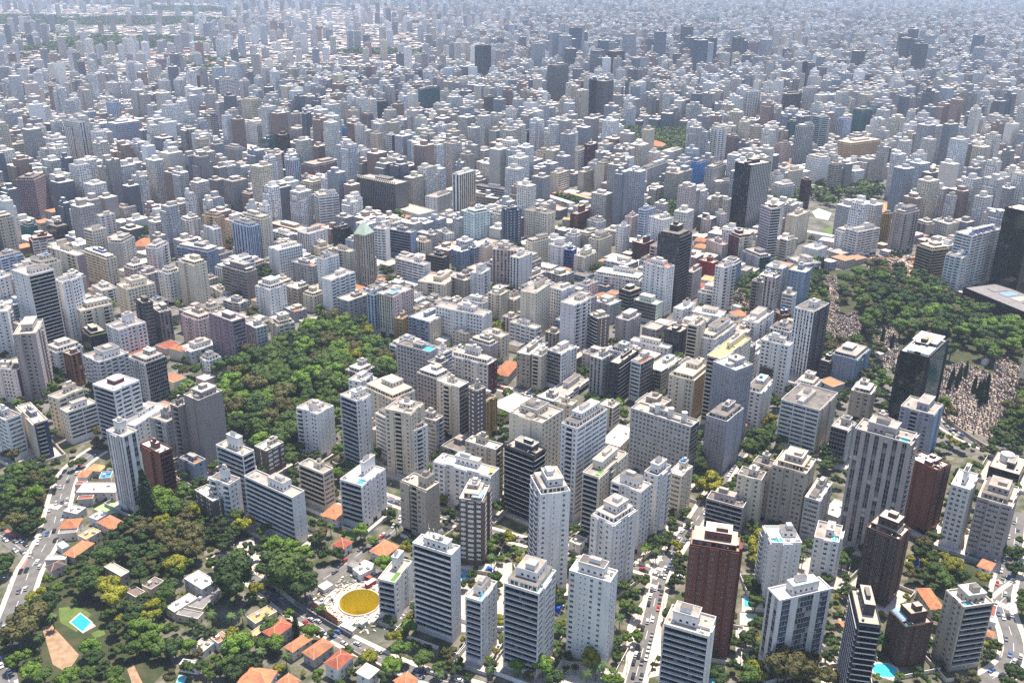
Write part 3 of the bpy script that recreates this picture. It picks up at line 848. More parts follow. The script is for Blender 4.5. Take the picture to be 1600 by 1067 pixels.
def facade_bays(b, p0, ang, W, z0, z1, style, wm, r, parts=None, trim=None, fh=3.1, dark=False, cap=None):
    """a facade cut into bays, some of them stepped forward, with their side walls and caps"""
    if style in 'zwgmZ' or W < 12 or r.random() < .12:
        facade(b, p0, ang, W, z0, z1, style, wm, r, parts, trim=trim, fh=fh, dark=dark); return
    ux, uy = math.cos(ang), math.sin(ang); nx, ny = uy, -ux
    k = 3 if W < 22 else r.choice((3, 5)); f = [r.uniform(.8, 1.3) for _ in range(k)]; t = sum(f); cuts = [0]
    for v in f: cuts.append(cuts[-1] + v/t*W)
    odd = r.random() < .5; off = r.choice((.5, .8, 1.1, 1.5)); zb = 0 if r.random() < .6 else 3.6
    alt = {'p': 'k', 'k': 'p', 'b': 'b', 'd': 'p', 'v': 'v', 'n': 'n', 'V': 'V'}[style] if r.random() < .55 else style
    for i in range(k):
        a, c = cuts[i], cuts[i+1]; fwd = (i % 2 == 1) == odd; o = off if fwd else 0.0
        q0 = (p0[0] + ux*a + nx*o, p0[1] + uy*a + ny*o); zz = zb if fwd else z0
        facade(b, q0, ang, c - a, z0 if not fwd else zz, z1, alt if i % 2 else style, wm, r, parts, trim=trim, fh=fh, dark=dark)
        if fwd:
            P = lambda s, oo, z: (p0[0] + ux*s + nx*oo, p0[1] + uy*s + ny*oo, z)
            b.poly([P(a,0,zz),P(a,o,zz),P(a,o,z1),P(a,0,z1)], wm); b.poly([P(c,o,zz),P(c,0,zz),P(c,0,z1),P(c,o,z1)], wm)
            b.poly([P(a,-.02,z1+.004),P(a,o,z1+.004),P(c,o,z1+.004),P(c,-.02,z1+.004)][::-1], cap or wm)
            b.poly([P(a,o-.2,z1),P(c,o-.2,z1),P(c,o-.2,z1+.9),P(a,o-.2,z1+.9)], wm); b.poly([P(a,o,z1),P(c,o,z1),P(c,o,z1+.9),P(a,o,z1+.9)], wm); b.poly([P(a,o-.2,z1+.9),P(c,o-.2,z1+.9),P(c,o,z1+.9),P(a,o,z1+.9)], wm)
            if zz > 0: 
                b.poly([P(a,0,zz),P(c,0,zz),P(c,o,zz),P(a,o,zz)], wm)
                b.poly([P(a,-.3,z0),P(c,-.3,z0),P(c,-.3,zz),P(a,-.3,zz)], GL[0])

# ---------------------------------------------------------------- labels that single out one thing
ORD = ('first second third fourth fifth sixth seventh eighth ninth tenth eleventh twelfth thirteenth fourteenth fifteenth sixteenth '
       'seventeenth eighteenth nineteenth').split()
TENS = 'twentieth thirtieth fortieth fiftieth sixtieth seventieth eightieth ninetieth'.split()
TENP = 'twenty thirty forty fifty sixty seventy eighty ninety'.split()
def ordinal(n):
    if n <= 19: return ORD[n - 1]
    if n > 99: return 'hundred and ' + ordinal(n - 100) if n > 100 else 'hundredth'
    t, u = divmod(n, 10)
    return TENS[t - 2] if u == 0 else TENP[t - 2] + '-' + ORD[u - 1]
LANDMARKS = []       # (px, py, short phrase)
def shorten(lbl):
    w = lbl.split(); out = []; seen = 0
    for x in w:
        if x in ('with','beside','behind','in','at','of','left','right','above','below','among','before','near','touching','standing','wrapped','from','between','opposite','across','cut','half','topped','stepping','striped','framed'):
            seen += 1
            if seen == 2 or (seen == 1 and len(out) >= 4): break
        out.append(x)
        if len(out) >= 5: break
    while out and out[-1] in ('with','a','the','in','of','and','by','at','its','beside','dark','black','left','right','white','pale','behind'): out.pop()
    return ' '.join(out)
PENDING = []
def ask_label(o, what, x, y, z=0.0):
    px, py, _ = proj(x, y, z); PENDING.append((o, what, px, py))
def settle_labels():
    base = {}
    for o, what, px, py in PENDING:
        best = min(LANDMARKS, key=lambda l: (l[0]-px)**2 + 1.6*(l[1]-py)**2)
        dx, dy = px - best[0], py - best[1]
        rel = ('left of' if dx < 0 else 'right of') if abs(dx) > abs(dy) else ('behind' if dy < 0 else 'in front of')
        base.setdefault(f'{what} {rel} the {best[2]}', []).append((px, py, o))
    for k, lst in base.items():
        lst.sort(key=lambda e: e[0])
        for i, (px, py, o) in enumerate(lst):
            s = k if len(lst) == 1 else f'{k}, {ordinal(i + 1)} from left'
            if len(s.split()) > 16: s = s.replace(' the ', ' ', 1).replace('in front of', 'before')
            o['label'] = s
for px, py, s in ((440,600,'wooded park'), (560,945,'round yellow pit'), (1300,600,'cemetery'), (1480,620,'cemetery'), (1400,480,'cemetery wood'),
                  (1030,900,'avenue crossing'), (1575,940,'zebra crossings at the right'), (60,860,'wide left road'), (120,960,'villa garden pool'),
                  (40,780,'wood at the left edge'), (640,800,'cross street'), (245,830,'dark woodland'), (1180,670,'trees below the netted tower'),
                  (1020,225,'church with orange roof'), (580,265,'far dark green park'), (1330,320,'orange tennis courts'), (1420,400,'brown construction site')):
    LANDMARKS.append((px, py, s))
CNAME = dict(pinkgrey='pinkish grey', brickbrown='dark brick', darkgrey='dark grey', bluegrey='blue grey', lightblue='pale blue', brightblue='bright blue',
             palegreen='pale green', paleteal='pale teal', mauve='mauve', charcoal='near black', taupe='taupe')
FNAME = dict(k='balconied', b='ribbon windowed', d='grid windowed', n='plain walled', v='ribbed', g='glass fronted', z='banded', Z='banded', V='striped', p='', m='netted', w='glass bayed')

# ---------------------------------------------------------------- depth buffer of measured buildings (keeps filler from hiding them)
BW, BH = 400, 267
DEPTH = np.full((BH, BW), 1e9); FOOT = []
def hull(pts):
    pts = sorted(set(pts))
    def half(ps):
        h = []
        for p in ps:
            while len(h) > 1 and (h[-1][0]-h[-2][0])*(p[1]-h[-2][1]) - (h[-1][1]-h[-2][1])*(p[0]-h[-2][0]) <= 0: h.pop()
            h.append(p)
        return h
    return half(pts)[:-1] + half(pts[::-1])[:-1]
def mask_of(P, h):
    pts = []
    for x, y in P:
        for z in (0, h):
            a = proj(x, y, z); pts.append((a[0]/4, a[1]/4))
    H = hull(pts)
    if len(H) < 3: return None
    x0 = max(0, int(min(p[0] for p in H))); x1 = min(BW, int(max(p[0] for p in H)) + 2)
    y0 = max(0, int(min(p[1] for p in H))); y1 = min(BH, int(max(p[1] for p in H)) + 2)
    if x0 >= x1 or y0 >= y1: return None
    X, Y = np.meshgrid(np.arange(x0, x1) + .5, np.arange(y0, y1) + .5)
    m = np.ones(X.shape, bool)
    for i in range(len(H)):
        a, b = H[i], H[(i+1) % len(H)]
        m &= (b[0]-a[0])*(Y-a[1]) - (b[1]-a[1])*(X-a[0]) >= -.3
    return (slice(y0, y1), slice(x0, x1)), m
def stamp(P, h):
    r = mask_of(P, h)
    if r is None: return
    sl, m = r; d = sum(p[1] for p in P) / len(P)
    v = DEPTH[sl]; v[m] = np.minimum(v[m], d)
def hides(P, h):
    r = mask_of(P, h)
    if r is None: return 0.0
    sl, m = r; d = sum(p[1] for p in P) / len(P)
    t = m.sum()
    if t == 0: return 0.0
    v = DEPTH[sl][m]
    return ((v < 1e8) & (v > d)).sum() / t
def rect(cx, cy, w, d, a):
    c, s = math.cos(a), math.sin(a)
    return [(cx + x*c - y*s, cy + x*s + y*c) for x, y in ((-w/2,-d/2),(w/2,-d/2),(w/2,d/2),(-w/2,d/2))]
def sat(A, B, gap=0.0):
    for P, Q in ((A, B), (B, A)):
        for i in range(len(P)):
            ax, ay = P[i]; bx, by = P[(i+1) % len(P)]
            nx, ny = by - ay, ax - bx; l = math.hypot(nx, ny)
            if l < 1e-6: continue
            nx /= l; ny /= l
            if min(nx*(x-ax) + ny*(y-ay) for x, y in Q) > gap: return False
    return True
def blocked(P, gap=1.0):
    cx = sum(p[0] for p in P)/4; cy = sum(p[1] for p in P)/4
    for Q, qx, qy, qr in FOOT:
        if abs(qx-cx) < qr + 30 and abs(qy-cy) < qr + 30 and sat(P, Q, gap): return True
    return False
def add_foot(P):
    cx = sum(p[0] for p in P)/len(P); cy = sum(p[1] for p in P)/len(P)
    FOOT.append((P, cx, cy, max(math.hypot(x-cx, y-cy) for x, y in P)))

# ---------------------------------------------------------------- measured buildings
def solve(reg, v, base, px_scale_far):
    p, la, lb, ta, tb, h, phi = quad_from(reg, *v, base)
    d = p[1]
    if abs(phi - 90) > 32 or d > 1350:
        tb0 = rad(33 if p[0] > 330 else 55)
        tb, ta = tb0, tb0 + math.pi/2
        n = proj(*p); L = R(reg, *v[1]); Q = R(reg, *v[2])
        def fit(t, target):
            lo, hi = 1.0, 120.0
            for _ in range(30):
                m = (lo + hi) / 2
                x = proj(p[0] + m*math.cos(t), p[1] + m*math.sin(t), h)[0]
                if (x - n[0]) * (1 if target > n[0] else -1) < abs(target - n[0]): lo = m
                else: hi = m
            return lo
        la, lb = fit(ta, L[0]), fit(tb, Q[0])
    lim = 95
    return p, min(max(la, 8.5), lim), min(max(lb, 8.5), lim), ta, tb, h
def measured():
    out = []
    for ln in BLD.strip().splitlines():
        body, _, lbl = ln.partition('#'); t = body.split(); plus = t[0][0] == '+'
        reg = t[0].lstrip('+'); v = [tuple(map(float, s.split(','))) for s in t[1:4]]
        p, la, lb, ta, tb, h = solve(reg, v, float(t[4]), 1)
        out.append(dict(p=p, la=la, lb=lb, ta=ta, tb=tb, h=h, col=t[5].split('/'), st=t[6].split(':'), ex=(t[7] if len(t) > 7 else '').split(','), lbl=lbl.strip(), plus=plus))
    return out
def corners(e):
    x, y, _ = e['p']; ca, sa = math.cos(e['ta'])*e['la'], math.sin(e['ta'])*e['la']; cb, sb = math.cos(e['tb'])*e['lb'], math.sin(e['tb'])*e['lb']
    return [(x, y), (x+cb, y+sb), (x+ca+cb, y+sa+sb), (x+ca, y+sa)]
n_office = 0
def build_building(e, root, r, near):
    """near: 2 = windows are parts, 1 = detailed mesh, 0 = far"""
    N, Rr, Fr, Lf = corners(e); h = e['h']; la, lb, ta, tb = e['la'], e['lb'], e['ta'], e['tb']
    cl = e['col'][0]; cr = e['col'][-1]; sl, sr = e['st'][0], e['st'][-1]
    wl, wr = paint(cl), paint(cr); ox, oy = root.location[0], root.location[1]
    org = (ox, oy, 0)
    parts = [] if near == 2 else None
    trim = {'brown': 'white', 'charcoal': 'darkgrey', 'beige': 'beige', 'brickbrown': 'brickbrown', 'navy': 'grey'}
    tl = paint(trim.get(cl, cl)); tr = paint(trim.get(cr, cr))
    if 'grid' in e['ex']: tl = paint('white'); wl = paint('mauve')
    dk = 'dark' in e['ex'] or cl in ('charcoal', 'black', 'navy', 'darkgrey', 'brick', 'brickbrown', 'brown')
    gm = M_MIRROR if ('heli' in e['ex'] or 'mirror' in e['ex']) else (M_TEALG if cl in ('teal',) else (paint(cl) if cl == 'brightblue' else dk))
    gm2 = M_TEALG if 'heli' in e['ex'] else gm
    fh = 3.1 if near else 3.4
    b = MB()
    FB = facade_bays if near and 'heli' not in e['ex'] else facade
    FB(b, Lf, ta + math.pi, la, 0, h, sl, wl, r, parts, trim=tl, dark=gm, fh=fh)
    FB(b, N, tb, lb, 0, h, sr, wr, r, parts, trim=tr, dark=gm2, fh=fh)
    facade(b, Rr, ta, la, 0, h, sl if sl in 'ngvd' else 'p', wl, r, None, trim=tl, dark=gm, fh=fh*1.5)
    facade(b, Fr, tb + math.pi, lb, 0, h, sr if sr in 'ngvd' else 'p', wr, r, None, trim=tr, dark=gm2, fh=fh*1.5)
    local([b], org); b.build('wall' if not e['plus'] else 'wing', root)
    # roof: parapet ring, deck
    deck = {'charcoal': M_ROOFS[r.choice((0,2,3))], 'black': M_ROOFS[1]}.get(cl, r.choice((M_ROOFS[0], M_ROOFS[0], M_ROOFS[1], M_ROOFS[1], M_ROOFS[2], M_ROOFS[2], M_ROOFS[3])))
    if 'rust' in e['ex']: deck = M_REDTILE
    if 'mint' in e['ex']: deck = M_MINT
    if 'yellowdeck' in e['ex']: deck = M_YELLOW
    if 'mirror' in e['ex'] or 'heli' in e['ex']: deck = M_ROOFS[1]
    if 'slab' in e['ex']: deck = M_GREYROOF
    def S(s, t, z=0): return (N[0] + math.cos(tb)*s + math.cos(ta)*t - ox, N[1] + math.sin(tb)*s + math.sin(ta)*t - oy, z)
    ph = 1.0 if near else .8; th = .3
    wt = wl if cl not in ('brown',) else paint('beige')
    b = MB(); O = [(0,0),(lb,0),(lb,la),(0,la)]; I = [(th,th),(lb-th,th),(lb-th,la-th),(th,la-th)]
    for i in range(4):
        j = (i+1) % 4
        b.poly([S(*O[i],h),S(*O[j],h),S(*O[j],h+ph),S(*O[i],h+ph)], wt)
        b.poly([S(*I[j],h+.02),S(*I[i],h+.02),S(*I[i],h+ph),S(*I[j],h+ph)], wt)
        b.poly([S(*O[i],h+ph),S(*O[j],h+ph),S(*I[j],h+ph),S(*I[i],h+ph)], M_TRIM if cl not in ('black','charcoal','brick','brickbrown','navy') else wt)
    b.poly([S(*I[i],h+.03) for i in range(4)], deck)
    b.build('roof', root)
    ex = e['ex']
    def rbox(name, s0, s1, t0, t1, za, zb, m, top=None, par=root):
        q = MB(); P = [S(s0,t0)[:2], S(s1,t0)[:2], S(s1,t1)[:2], S(s0,t1)[:2]]; q.prism(P, za, zb, m, top); return q.build(name, par)
    zr = h + .03; zdeck = zr
    if '-' not in ex and 'mirror' not in ex and not (near == 0 and h < 12):
        if 'bigph' in ex: fs, ft, hh = r.uniform(.5,.62), r.uniform(.5,.62), r.uniform(4.2, 6)
        elif 'tallph' in ex: fs, ft, hh = r.uniform(.32,.42), r.uniform(.32,.42), r.uniform(7, 9)
        else: fs, ft, hh = r.uniform(.3,.5), r.uniform(.3,.5), r.uniform(2.8, 5)
        s0 = r.uniform(.25, .85 - fs*.8) * lb if fs < .5 else (1-fs)*.6*lb; t0 = (1 - ft) * r.uniform(.35,.7) * la
        s1, t1 = min(lb - 1, s0 + fs*lb), min(la - 1, t0 + ft*la)
        pm = paint('maroon') if 'maroonph' in ex else (paint('blue') if 'blueph' in ex else (paint('bluegrey') if 'teal' in ex else wt))
        pt = r.choice(M_ROOFS); p1 = MB(); kindp = r.random()
        if kindp < .45 and min(la, lb) > 11 and h > 12:      # a set back top storey with its own windows
            u = MB(); e0 = r.uniform(1.2, 2.6); b0, b1, c0, c1 = e0, lb - e0*r.uniform(.5,1), e0, la - e0*r.uniform(.5,1); hs = 3.1
            u.prism([S(b0,c0)[:2],S(b1,c0)[:2],S(b1,c1)[:2],S(b0,c1)[:2]], zr, zr + hs, wt, r.choice(M_ROOFS))
            k_ = b0 + .6
            while k_ + 1.8 < b1: u.poly([S(k_,c0-.03,zr+.5),S(k_+1.6,c0-.03,zr+.5),S(k_+1.6,c0-.03,zr+2.4),S(k_,c0-.03,zr+2.4)], GL[r.choice((0,0,1,2))]); k_ += r.choice((2.1, 2.8))
            k_ = c0 + .6
            while k_ + 1.8 < c1: u.poly([S(b0-.03,k_,zr+.5),S(b0-.03,k_+1.6,zr+.5),S(b0-.03,k_+1.6,zr+2.4),S(b0-.03,k_,zr+2.4)], GL[r.choice((0,0,1,2))]); k_ += r.choice((2.1, 2.8))
            u.build('top_storey', root); zr += hs + .01
            s0, s1, t0, t1 = max(s0, b0+.4), min(s1, b1-.4), max(t0, c0+.4), min(t1, c1-.4); hh *= .75
        if kindp > .8 and s0 > 3.5: rbox('lift_housing', .9, s0 - .3, t0 + .5, min(la-1, t0 + 4.5), zr, zr + r.uniform(2, 3.4), pm, r.choice(M_ROOFS))
        if .45 < kindp < .6: s1 = min(lb - .6, s0 + (s1-s0)*1.5); t1 = t0 + (t1-t0)*.55
        P = [S(s0,t0)[:2], S(s1,t0)[:2], S(s1,t1)[:2], S(s0,t1)[:2]]
        p1.prism(P, zr, zr + hh, pm, pt)
        # rim and door / windows of the penthouse
        q = .25
        for (a0,a1,c0,c1) in () if r.random() < .4 else ((s0-q,s1+q,t0-q,t0+.0),(s0-q,s1+q,t1,t1+q),(s0-q,s0,t0,t1),(s1,s1+q,t0,t1)):
            p1.prism([S(a0,c0)[:2],S(a1,c0)[:2],S(a1,c1)[:2],S(a0,c1)[:2]], zr+hh-.5, zr+hh+.35, M_TRIM if cl not in ('brick','brickbrown') else wt)
        if near:
            for k in range(max(1, int((s1-s0)/3))):
                a = s0 + .8 + k*3
                if a + 1.2 < s1: p1.poly([S(a,t0-.03,zr+.9),S(a+1.2,t0-.03,zr+.9),S(a+1.2,t0-.03,zr+2.1),S(a,t0-.03,zr+2.1)], GL[0])
            for k in range(max(1, int((t1-t0)/3))):
                a = t0 + .8 + k*3
                if a + 1.2 < t1: p1.poly([S(s0-.03,a,zr+.9),S(s0-.03,a+1.2,zr+.9),S(s0-.03,a+1.2,zr+2.1),S(s0-.03,a,zr+2.1)], GL[0])
        pen = p1.build('penthouse', root)
        if near:
            if r.random() < .35:
                c = S(s0 + (s1-s0)*r.uniform(.3,.7), t0 + (t1-t0)*r.uniform(.3,.7)); q_ = MB(); q_.tube((c[0],c[1],zr+hh), (c[0],c[1],zr+hh+r.uniform(1.2,2.2)), r.uniform(.8,1.5), r.choice((M_BLUEROOF, M_TRIM, M_GREYROOF, M_TRIM)), 10); q_.build('water_tank', pen)
            if near == 2 or r.random() < .4:
                s2 = s0 + (s1-s0)*r.uniform(.1,.4); t2 = t0 + (t1-t0)*r.uniform(.1,.4)
                rbox('tank_room', s2, s2 + (s1-s0)*.4, t2, t2 + (t1-t0)*.45, zr+hh+.02, zr+hh+r.uniform(1.6,2.8), pm, r.choice(M_ROOFS))
    if 'bigph' in ex and near == 2:   # stepped upper terrace
        pass
    zr = zdeck
    if near:
        for k in range(r.randint(2, 5) if near == 2 else r.randint(0, 2)):
            s, t = r.uniform(.06, .9)*lb, r.choice((r.uniform(.05,.2), r.uniform(.8,.93)))*la
            if s + 2.2 < lb and t + 1.8 < la: rbox('air_conditioner' if k % 2 else 'roof_hatch', s, s + r.uniform(1,2), t, t + r.uniform(.8,1.6), zr, zr + r.uniform(.7,1.5), M_TRIM if k % 2 else wt, r.choice(M_ROOFS))
    if near == 2 and min(la, lb) > 11:
        # low dividing walls of the roof terraces
        q = MB(); s = lb*r.uniform(.2,.32); q.prism([S(s,.4)[:2],S(s+.2,.4)[:2],S(s+.2,la*.4)[:2],S(s,la*.4)[:2]], zr, zr+1.6, wt, M_TRIM)
        t = la*r.uniform(.18,.28); q.prism([S(.4,t)[:2],S(lb*.2,t)[:2],S(lb*.2,t+.2)[:2],S(.4,t+.2)[:2]], zr, zr+1.6, wt, M_TRIM); q.build('terrace_wall', root)
    if 'pool' in ex or 'green' in ex and near == 2:
        m = WATER['deepblue' if cl in ('charcoal',) or 'half' in e['lbl'] else 'cyan'] if 'pool' in ex else M_ARTIF
        rbox('pool_deck' if 'pool' in ex else 'roof_garden', .9, min(lb*.45, 9), .9, min(la*.33, 6), zr, zr + .35, M_COPING if 'pool' in ex else m)
        if 'pool' in ex: rbox('pool', 1.5, min(lb*.42, 8), 1.4, min(la*.3, 5), zr + .35, zr + .42, m)
    if 'green' in ex and near != 2: rbox('roof_garden', .6, lb-.6, .5, 1.6, zr, zr + 1.1, M_LAWN)
    if 'yellow' in ex: rbox('sunshade', lb*.2, lb*.2+4, .6, 3.4, zr+2.3, zr+2.5, M_YELTENT)
    if 'orange' in ex or 'rust' in ex:
        q = MB(); s0, s1, t0, t1 = .5, lb*.6, .5, la*.28; zz = zr + .5
        q.poly([S(s0,t0,zz),S(s1,t0,zz),S(s1,(t0+t1)/2,zz+1.2),S(s0,(t0+t1)/2,zz+1.2)], M_TILE); q.poly([S(s0,(t0+t1)/2,zz+1.2),S(s1,(t0+t1)/2,zz+1.2),S(s1,t1,zz),S(s0,t1,zz)], M_TILE)
        q.prism([S(s0+.2,t0+.2)[:2],S(s1-.2,t0+.2)[:2],S(s1-.2,t1-.2)[:2],S(s0+.2,t1-.2)[:2]], zr, zz - .01, wt); q.build('tiled_roof', root)
    if 'bluedeck' in ex: rbox('terrace_deck', .4, lb-.4, .4, la*.25, zr, zr+.15, WATER['cyan'])
    if 'solar' in ex:
        q = MB()
        for i in range(6):
            for j in range(4):
                a0, c0 = .5 + i*(lb*.5)/6, .5 + j*(la*.45)/4
                q.prism([S(a0,c0)[:2],S(a0+lb*.5/6-.25,c0)[:2],S(a0+lb*.5/6-.25,c0+la*.45/4-.25)[:2],S(a0,c0+la*.45/4-.25)[:2]], zr+2.4, zr+2.5, M_GLASSROOF)
        q.prism([S(.4,.4)[:2],S(.4+lb*.5,.4)[:2],S(.4+lb*.5,.4+la*.45)[:2],S(.4,.4+la*.45)[:2]], zr+2.2, zr+2.35, M_TRIM); q.build('glazed_canopy', root)
    if 'solar2' in ex:
        for i in range(5):
            rbox('solar_panel', lb*(.08+.17*i), lb*(.22+.17*i), la*.1, la*.45, zr+1.3, zr+1.45, M_SOLAR)
    if 'teal2' in ex:
        q = MB(); m = la*.4
        for z in range(0, int(h), 2): q.poly([S(-.06,m,z),S(-.06,m+la*.25,z),S(-.06,m+la*.25,z+1.9),S(-.06,m,z+1.9)], M_TEALG)
        q.build('teal_panel', root)
    if 'tanks' in ex:
        for i in range(3):
            q = MB(); c = S(lb*.5, la*(.18+.22*i)); q.tube((c[0],c[1],zr), (c[0],c[1],zr+6.5), 1.9, M_TRIM, 14); q.build('water_tank', root)
    if 'drum' in ex or 'cyl' in ex:
        q = MB(); c = S(lb*.6, la*.6); q.tube((c[0],c[1],zr), (c[0],c[1],zr+5.5), 4.2, wt if 'drum' in ex else paint('white'), 16, 3.3 if 'drum' in ex else 4.2); q.build('water_drum', root)
    if 'dome' in ex:
        q = MB(); K = 10; s0, s1, t0, t1 = .5, lb*.45, la*.3, la-.5
        for i in range(K):
            a0, a1 = math.pi*i/K, math.pi*(i+1)/K; zc = zr + .3; rr = (s1-s0)/2; mid = (s0+s1)/2
            for j in range(6):
                u0, u1 = t0 + (t1-t0)*j/6 + .12, t0 + (t1-t0)*(j+1)/6 - .12
                q.poly([S(mid-math.cos(a0)*rr,u0,zc+math.sin(a0)*rr*.6),S(mid-math.cos(a0)*rr,u1,zc+math.sin(a0)*rr*.6),S(mid-math.cos(a1)*rr,u1,zc+math.sin(a1)*rr*.6),S(mid-math.cos(a1)*rr,u0,zc+math.sin(a1)*rr*.6)], M_GLASSROOF)
        for j in range(7):
            u = t0 + (t1-t0)*j/6
            for i in range(K):
                a0, a1 = math.pi*i/K, math.pi*(i+1)/K
                A = S(mid-math.cos(a0)*rr,u,zc+math.sin(a0)*rr*.6+.05); B = S(mid-math.cos(a1)*rr,u,zc+math.sin(a1)*rr*.6+.05); q.tube(A, B, .1, M_TRIM, 4)
        q.build('glass_vault', root); rbox('roof_pool', lb*.1, lb*.35, la*.1, la*.28, zr+.05, zr+.4, WATER['teal'])
    if 'heli' in ex:
        for (s0,s1,t0,t1) in ((-.7,.9,-.7,1.6),(-.7,1.6,la-1.6,la+.7),(lb-1.6,lb+.7,-.7,1.6)):
            rbox('corner_pillar', s0, s1, t0, t1, 0, h-2.5, paint('black'))
        hp = rbox('helipad', lb*.5, lb*.97, la*.12, la*.95, zr+3.2, zr+3.6, M_ROOFS[1])
        q = MB(); c = S(lb*.73, la*.53, zr+3.61)
        for k in range(4):
            a = ta + k*math.pi/4; dx, dy = math.cos(a)*5, math.sin(a)*5; ex_, ey_ = -math.sin(a)*.8, math.cos(a)*.8
            q.poly([(c[0]-dx-ex_,c[1]-dy-ey_,c[2]+k*.01),(c[0]+dx-ex_,c[1]+dy-ey_,c[2]+k*.01),(c[0]+dx+ex_,c[1]+dy+ey_,c[2]+k*.01),(c[0]-dx+ex_,c[1]-dy+ey_,c[2]+k*.01)], M_ORANGE)
        q.build('landing_mark', hp)
        rbox('parapet_beam', 0, lb, 0, .8, h+1.02, h+2.2, paint('charcoal')); rbox('louvre_panel', 1.5, lb*.4, 1.5, la*.8, zr+.2, zr+2.4, M_TRIM)
    if 'slab' in ex:
        for i in range(5): rbox('roof_strip', lb*.45, lb*.8, la*(.08+.17*i), la*(.2+.17*i), zr, zr+.5, (M_GLASSROOF, M_LAWN, M_ROOFS[2], M_GLASSROOF, M_GREYROOF)[i])
    if 'pyramid' in ex:
        q = MB(); m = M_PYR; zz = h + 1; K = [S(-.2,-.2,zz),S(lb+.2,-.2,zz),S(lb+.2,la+.2,zz),S(-.2,la+.2,zz)]; c1 = S(lb*.5,la*.35,zz+11); c2 = S(lb*.5,la*.65,zz+11)
        q.poly([K[0],K[1],c1],m); q.poly([K[1],K[2],c2,c1],m); q.poly([K[2],K[3],c2],m); q.poly([K[3],K[0],c1,c2],m); q.build('pyramid_roof', root)
    if 'crown' in ex:
        q = MB(); n = 20
        for i in range(n):
            t = la*i/n; q.prism([S(-.5,t)[:2],S(.7,t)[:2],S(.7,t+la/n*.5)[:2],S(-.5,t+la/n*.5)[:2]], h+1.05, h+4, paint('cream'))
        q.build('roof_fins', root)
    if 'antenna' in e['lbl']:
        for i in range(7):
            q = MB(); c = S(lb*r.uniform(.3,.8), la*r.uniform(.3,.75)); q.tube((c[0],c[1],zr+4), (c[0],c[1],zr+r.uniform(10,15)), .14, M_GREYROOF, 5); q.box(c[0],c[1],zr+8.5,zr+10,.5,.5,.3,M_TRIM); q.build('antenna', root)
    # window and balcony parts, nearest to the eye first
    if parts:
        parts.sort(key=lambda p: -p[1][2])
        for kind, mx in (('window', 95), ('balcony', 60)):
            ps = [p for p in parts if p[0] == kind]
            for _, pos, ang, par in ps[:mx]:
                me = win_mesh(*par) if kind == 'window' else bal_mesh(*par)
                o = D.objects.new(kind, me); COL.objects.link(o); o.parent = root
                o.location = (pos[0]-ox, pos[1]-oy, pos[2]); o.rotation_euler = (0, 0, ang)
            rest = ps[mx:]
            if rest:
                q = MB()
                for _, pos, ang, par in rest:
                    me = win_mesh(*par) if kind == 'window' else bal_mesh(*par)
                    c, s = math.cos(ang), math.sin(ang)
                    for pl in me.polygons:
                        vs_ = [me.vertices[i].co for i in pl.vertices]
                        q.poly([(pos[0]-ox + a.x*c - a.y*s, pos[1]-oy + a.x*s + a.y*c, pos[2] + a.z) for a in vs_], me.materials[pl.material_index])
                q.build('lower_windows' if kind == 'window' else 'lower_balconies', root, 'stuff')
M_ORANGE = mat('orange_marking', (.75,.22,.06), .7, dirt=.2)
M_PYR = mat('pale_green_glass', (.42,.50,.40), .3, blotch=.3, scale=.3)

ENT = measured(); root = None; BUILT = []
NEAR2 = 560
for i, e in enumerate(ENT):
    C = corners(e); add_foot(C); stamp(C, e['h'])
for i, e in enumerate(ENT):
    r = random.Random(1000 + i)
    C = corners(e); cx = sum(c[0] for c in C)/4; cy = sum(c[1] for c in C)/4
    near = 2 if cy < NEAR2 and e['h'] > 14 and len(BUILT) < 200 else (1 if cy < 1150 else 0)
    if not e['plus']:
        tall = e['h'] > 34; glassy = 'g' in e['st'] or 'office' in e['lbl']
        kind = 'office_tower' if glassy and tall else ('office_block' if glassy else ('apartment_tower' if tall else 'apartment_block'))
        w = {'office_tower': 'office tower', 'office_block': 'office block', 'apartment_tower': 'apartment tower', 'apartment_block': 'apartment block'}[kind]
        root = thing(kind, e['lbl'] or 'x', w, (cx, cy, 0), 0, 'high rise buildings of the city')
        top = proj(e['p'][0], e['p'][1], e['h']*.7)
        if e['lbl']: LANDMARKS.append((top[0], top[1], shorten(e['lbl'])))
        else:
            cn = CNAME.get(e['col'][0], e['col'][0]); fn = FNAME[e['st'][0]]
            ask_label(root, ' '.join(x for x in (('tall' if tall else 'low' if e['h'] < 20 else ''), cn, fn, w.split()[0] if not glassy else 'office', 'tower' if tall else 'block') if x and x != 'apartment'), e['p'][0], e['p'][1], e['h']*.7)
        BUILT.append(root)
    build_building(e, root, r, near)

# ---------------------------------------------------------------- ground, roads, gardens
M_GROUND = mat('city_ground', (.145,.135,.125), .95, dirt=.5, blotch=.9, scale=.06, col2=(.05,.06,.035))
M_ASPHALT = mat('asphalt', (.13,.125,.12), .9, dirt=.35, blotch=.5, scale=.2)
M_PAVE = mat('paving', (.42,.38,.34), .9, dirt=.5, blotch=.5, scale=.3)
M_SAND = mat('pale_paving', (.55,.47,.39), .9, dirt=.45, blotch=.5, scale=.25)
M_DIRT = mat('bare_earth', (.32,.21,.13), .95, dirt=.5, blotch=.6, scale=.3)
M_COURT = mat('green_court', (.26,.36,.17), .8, dirt=.3); M_COURT2 = mat('mint_court', (.34,.48,.36), .8, dirt=.3)
M_OCOURT = mat('clay_court', (.55,.20,.08), .9, dirt=.3, blotch=.3); M_YCOURT = mat('yellow_court', (.50,.40,.10), .9, dirt=.3)
M_CEM = mat('cemetery_soil', (.27,.21,.17), .95, dirt=.5, blotch=.5, scale=.25, col2=(.12,.12,.07))
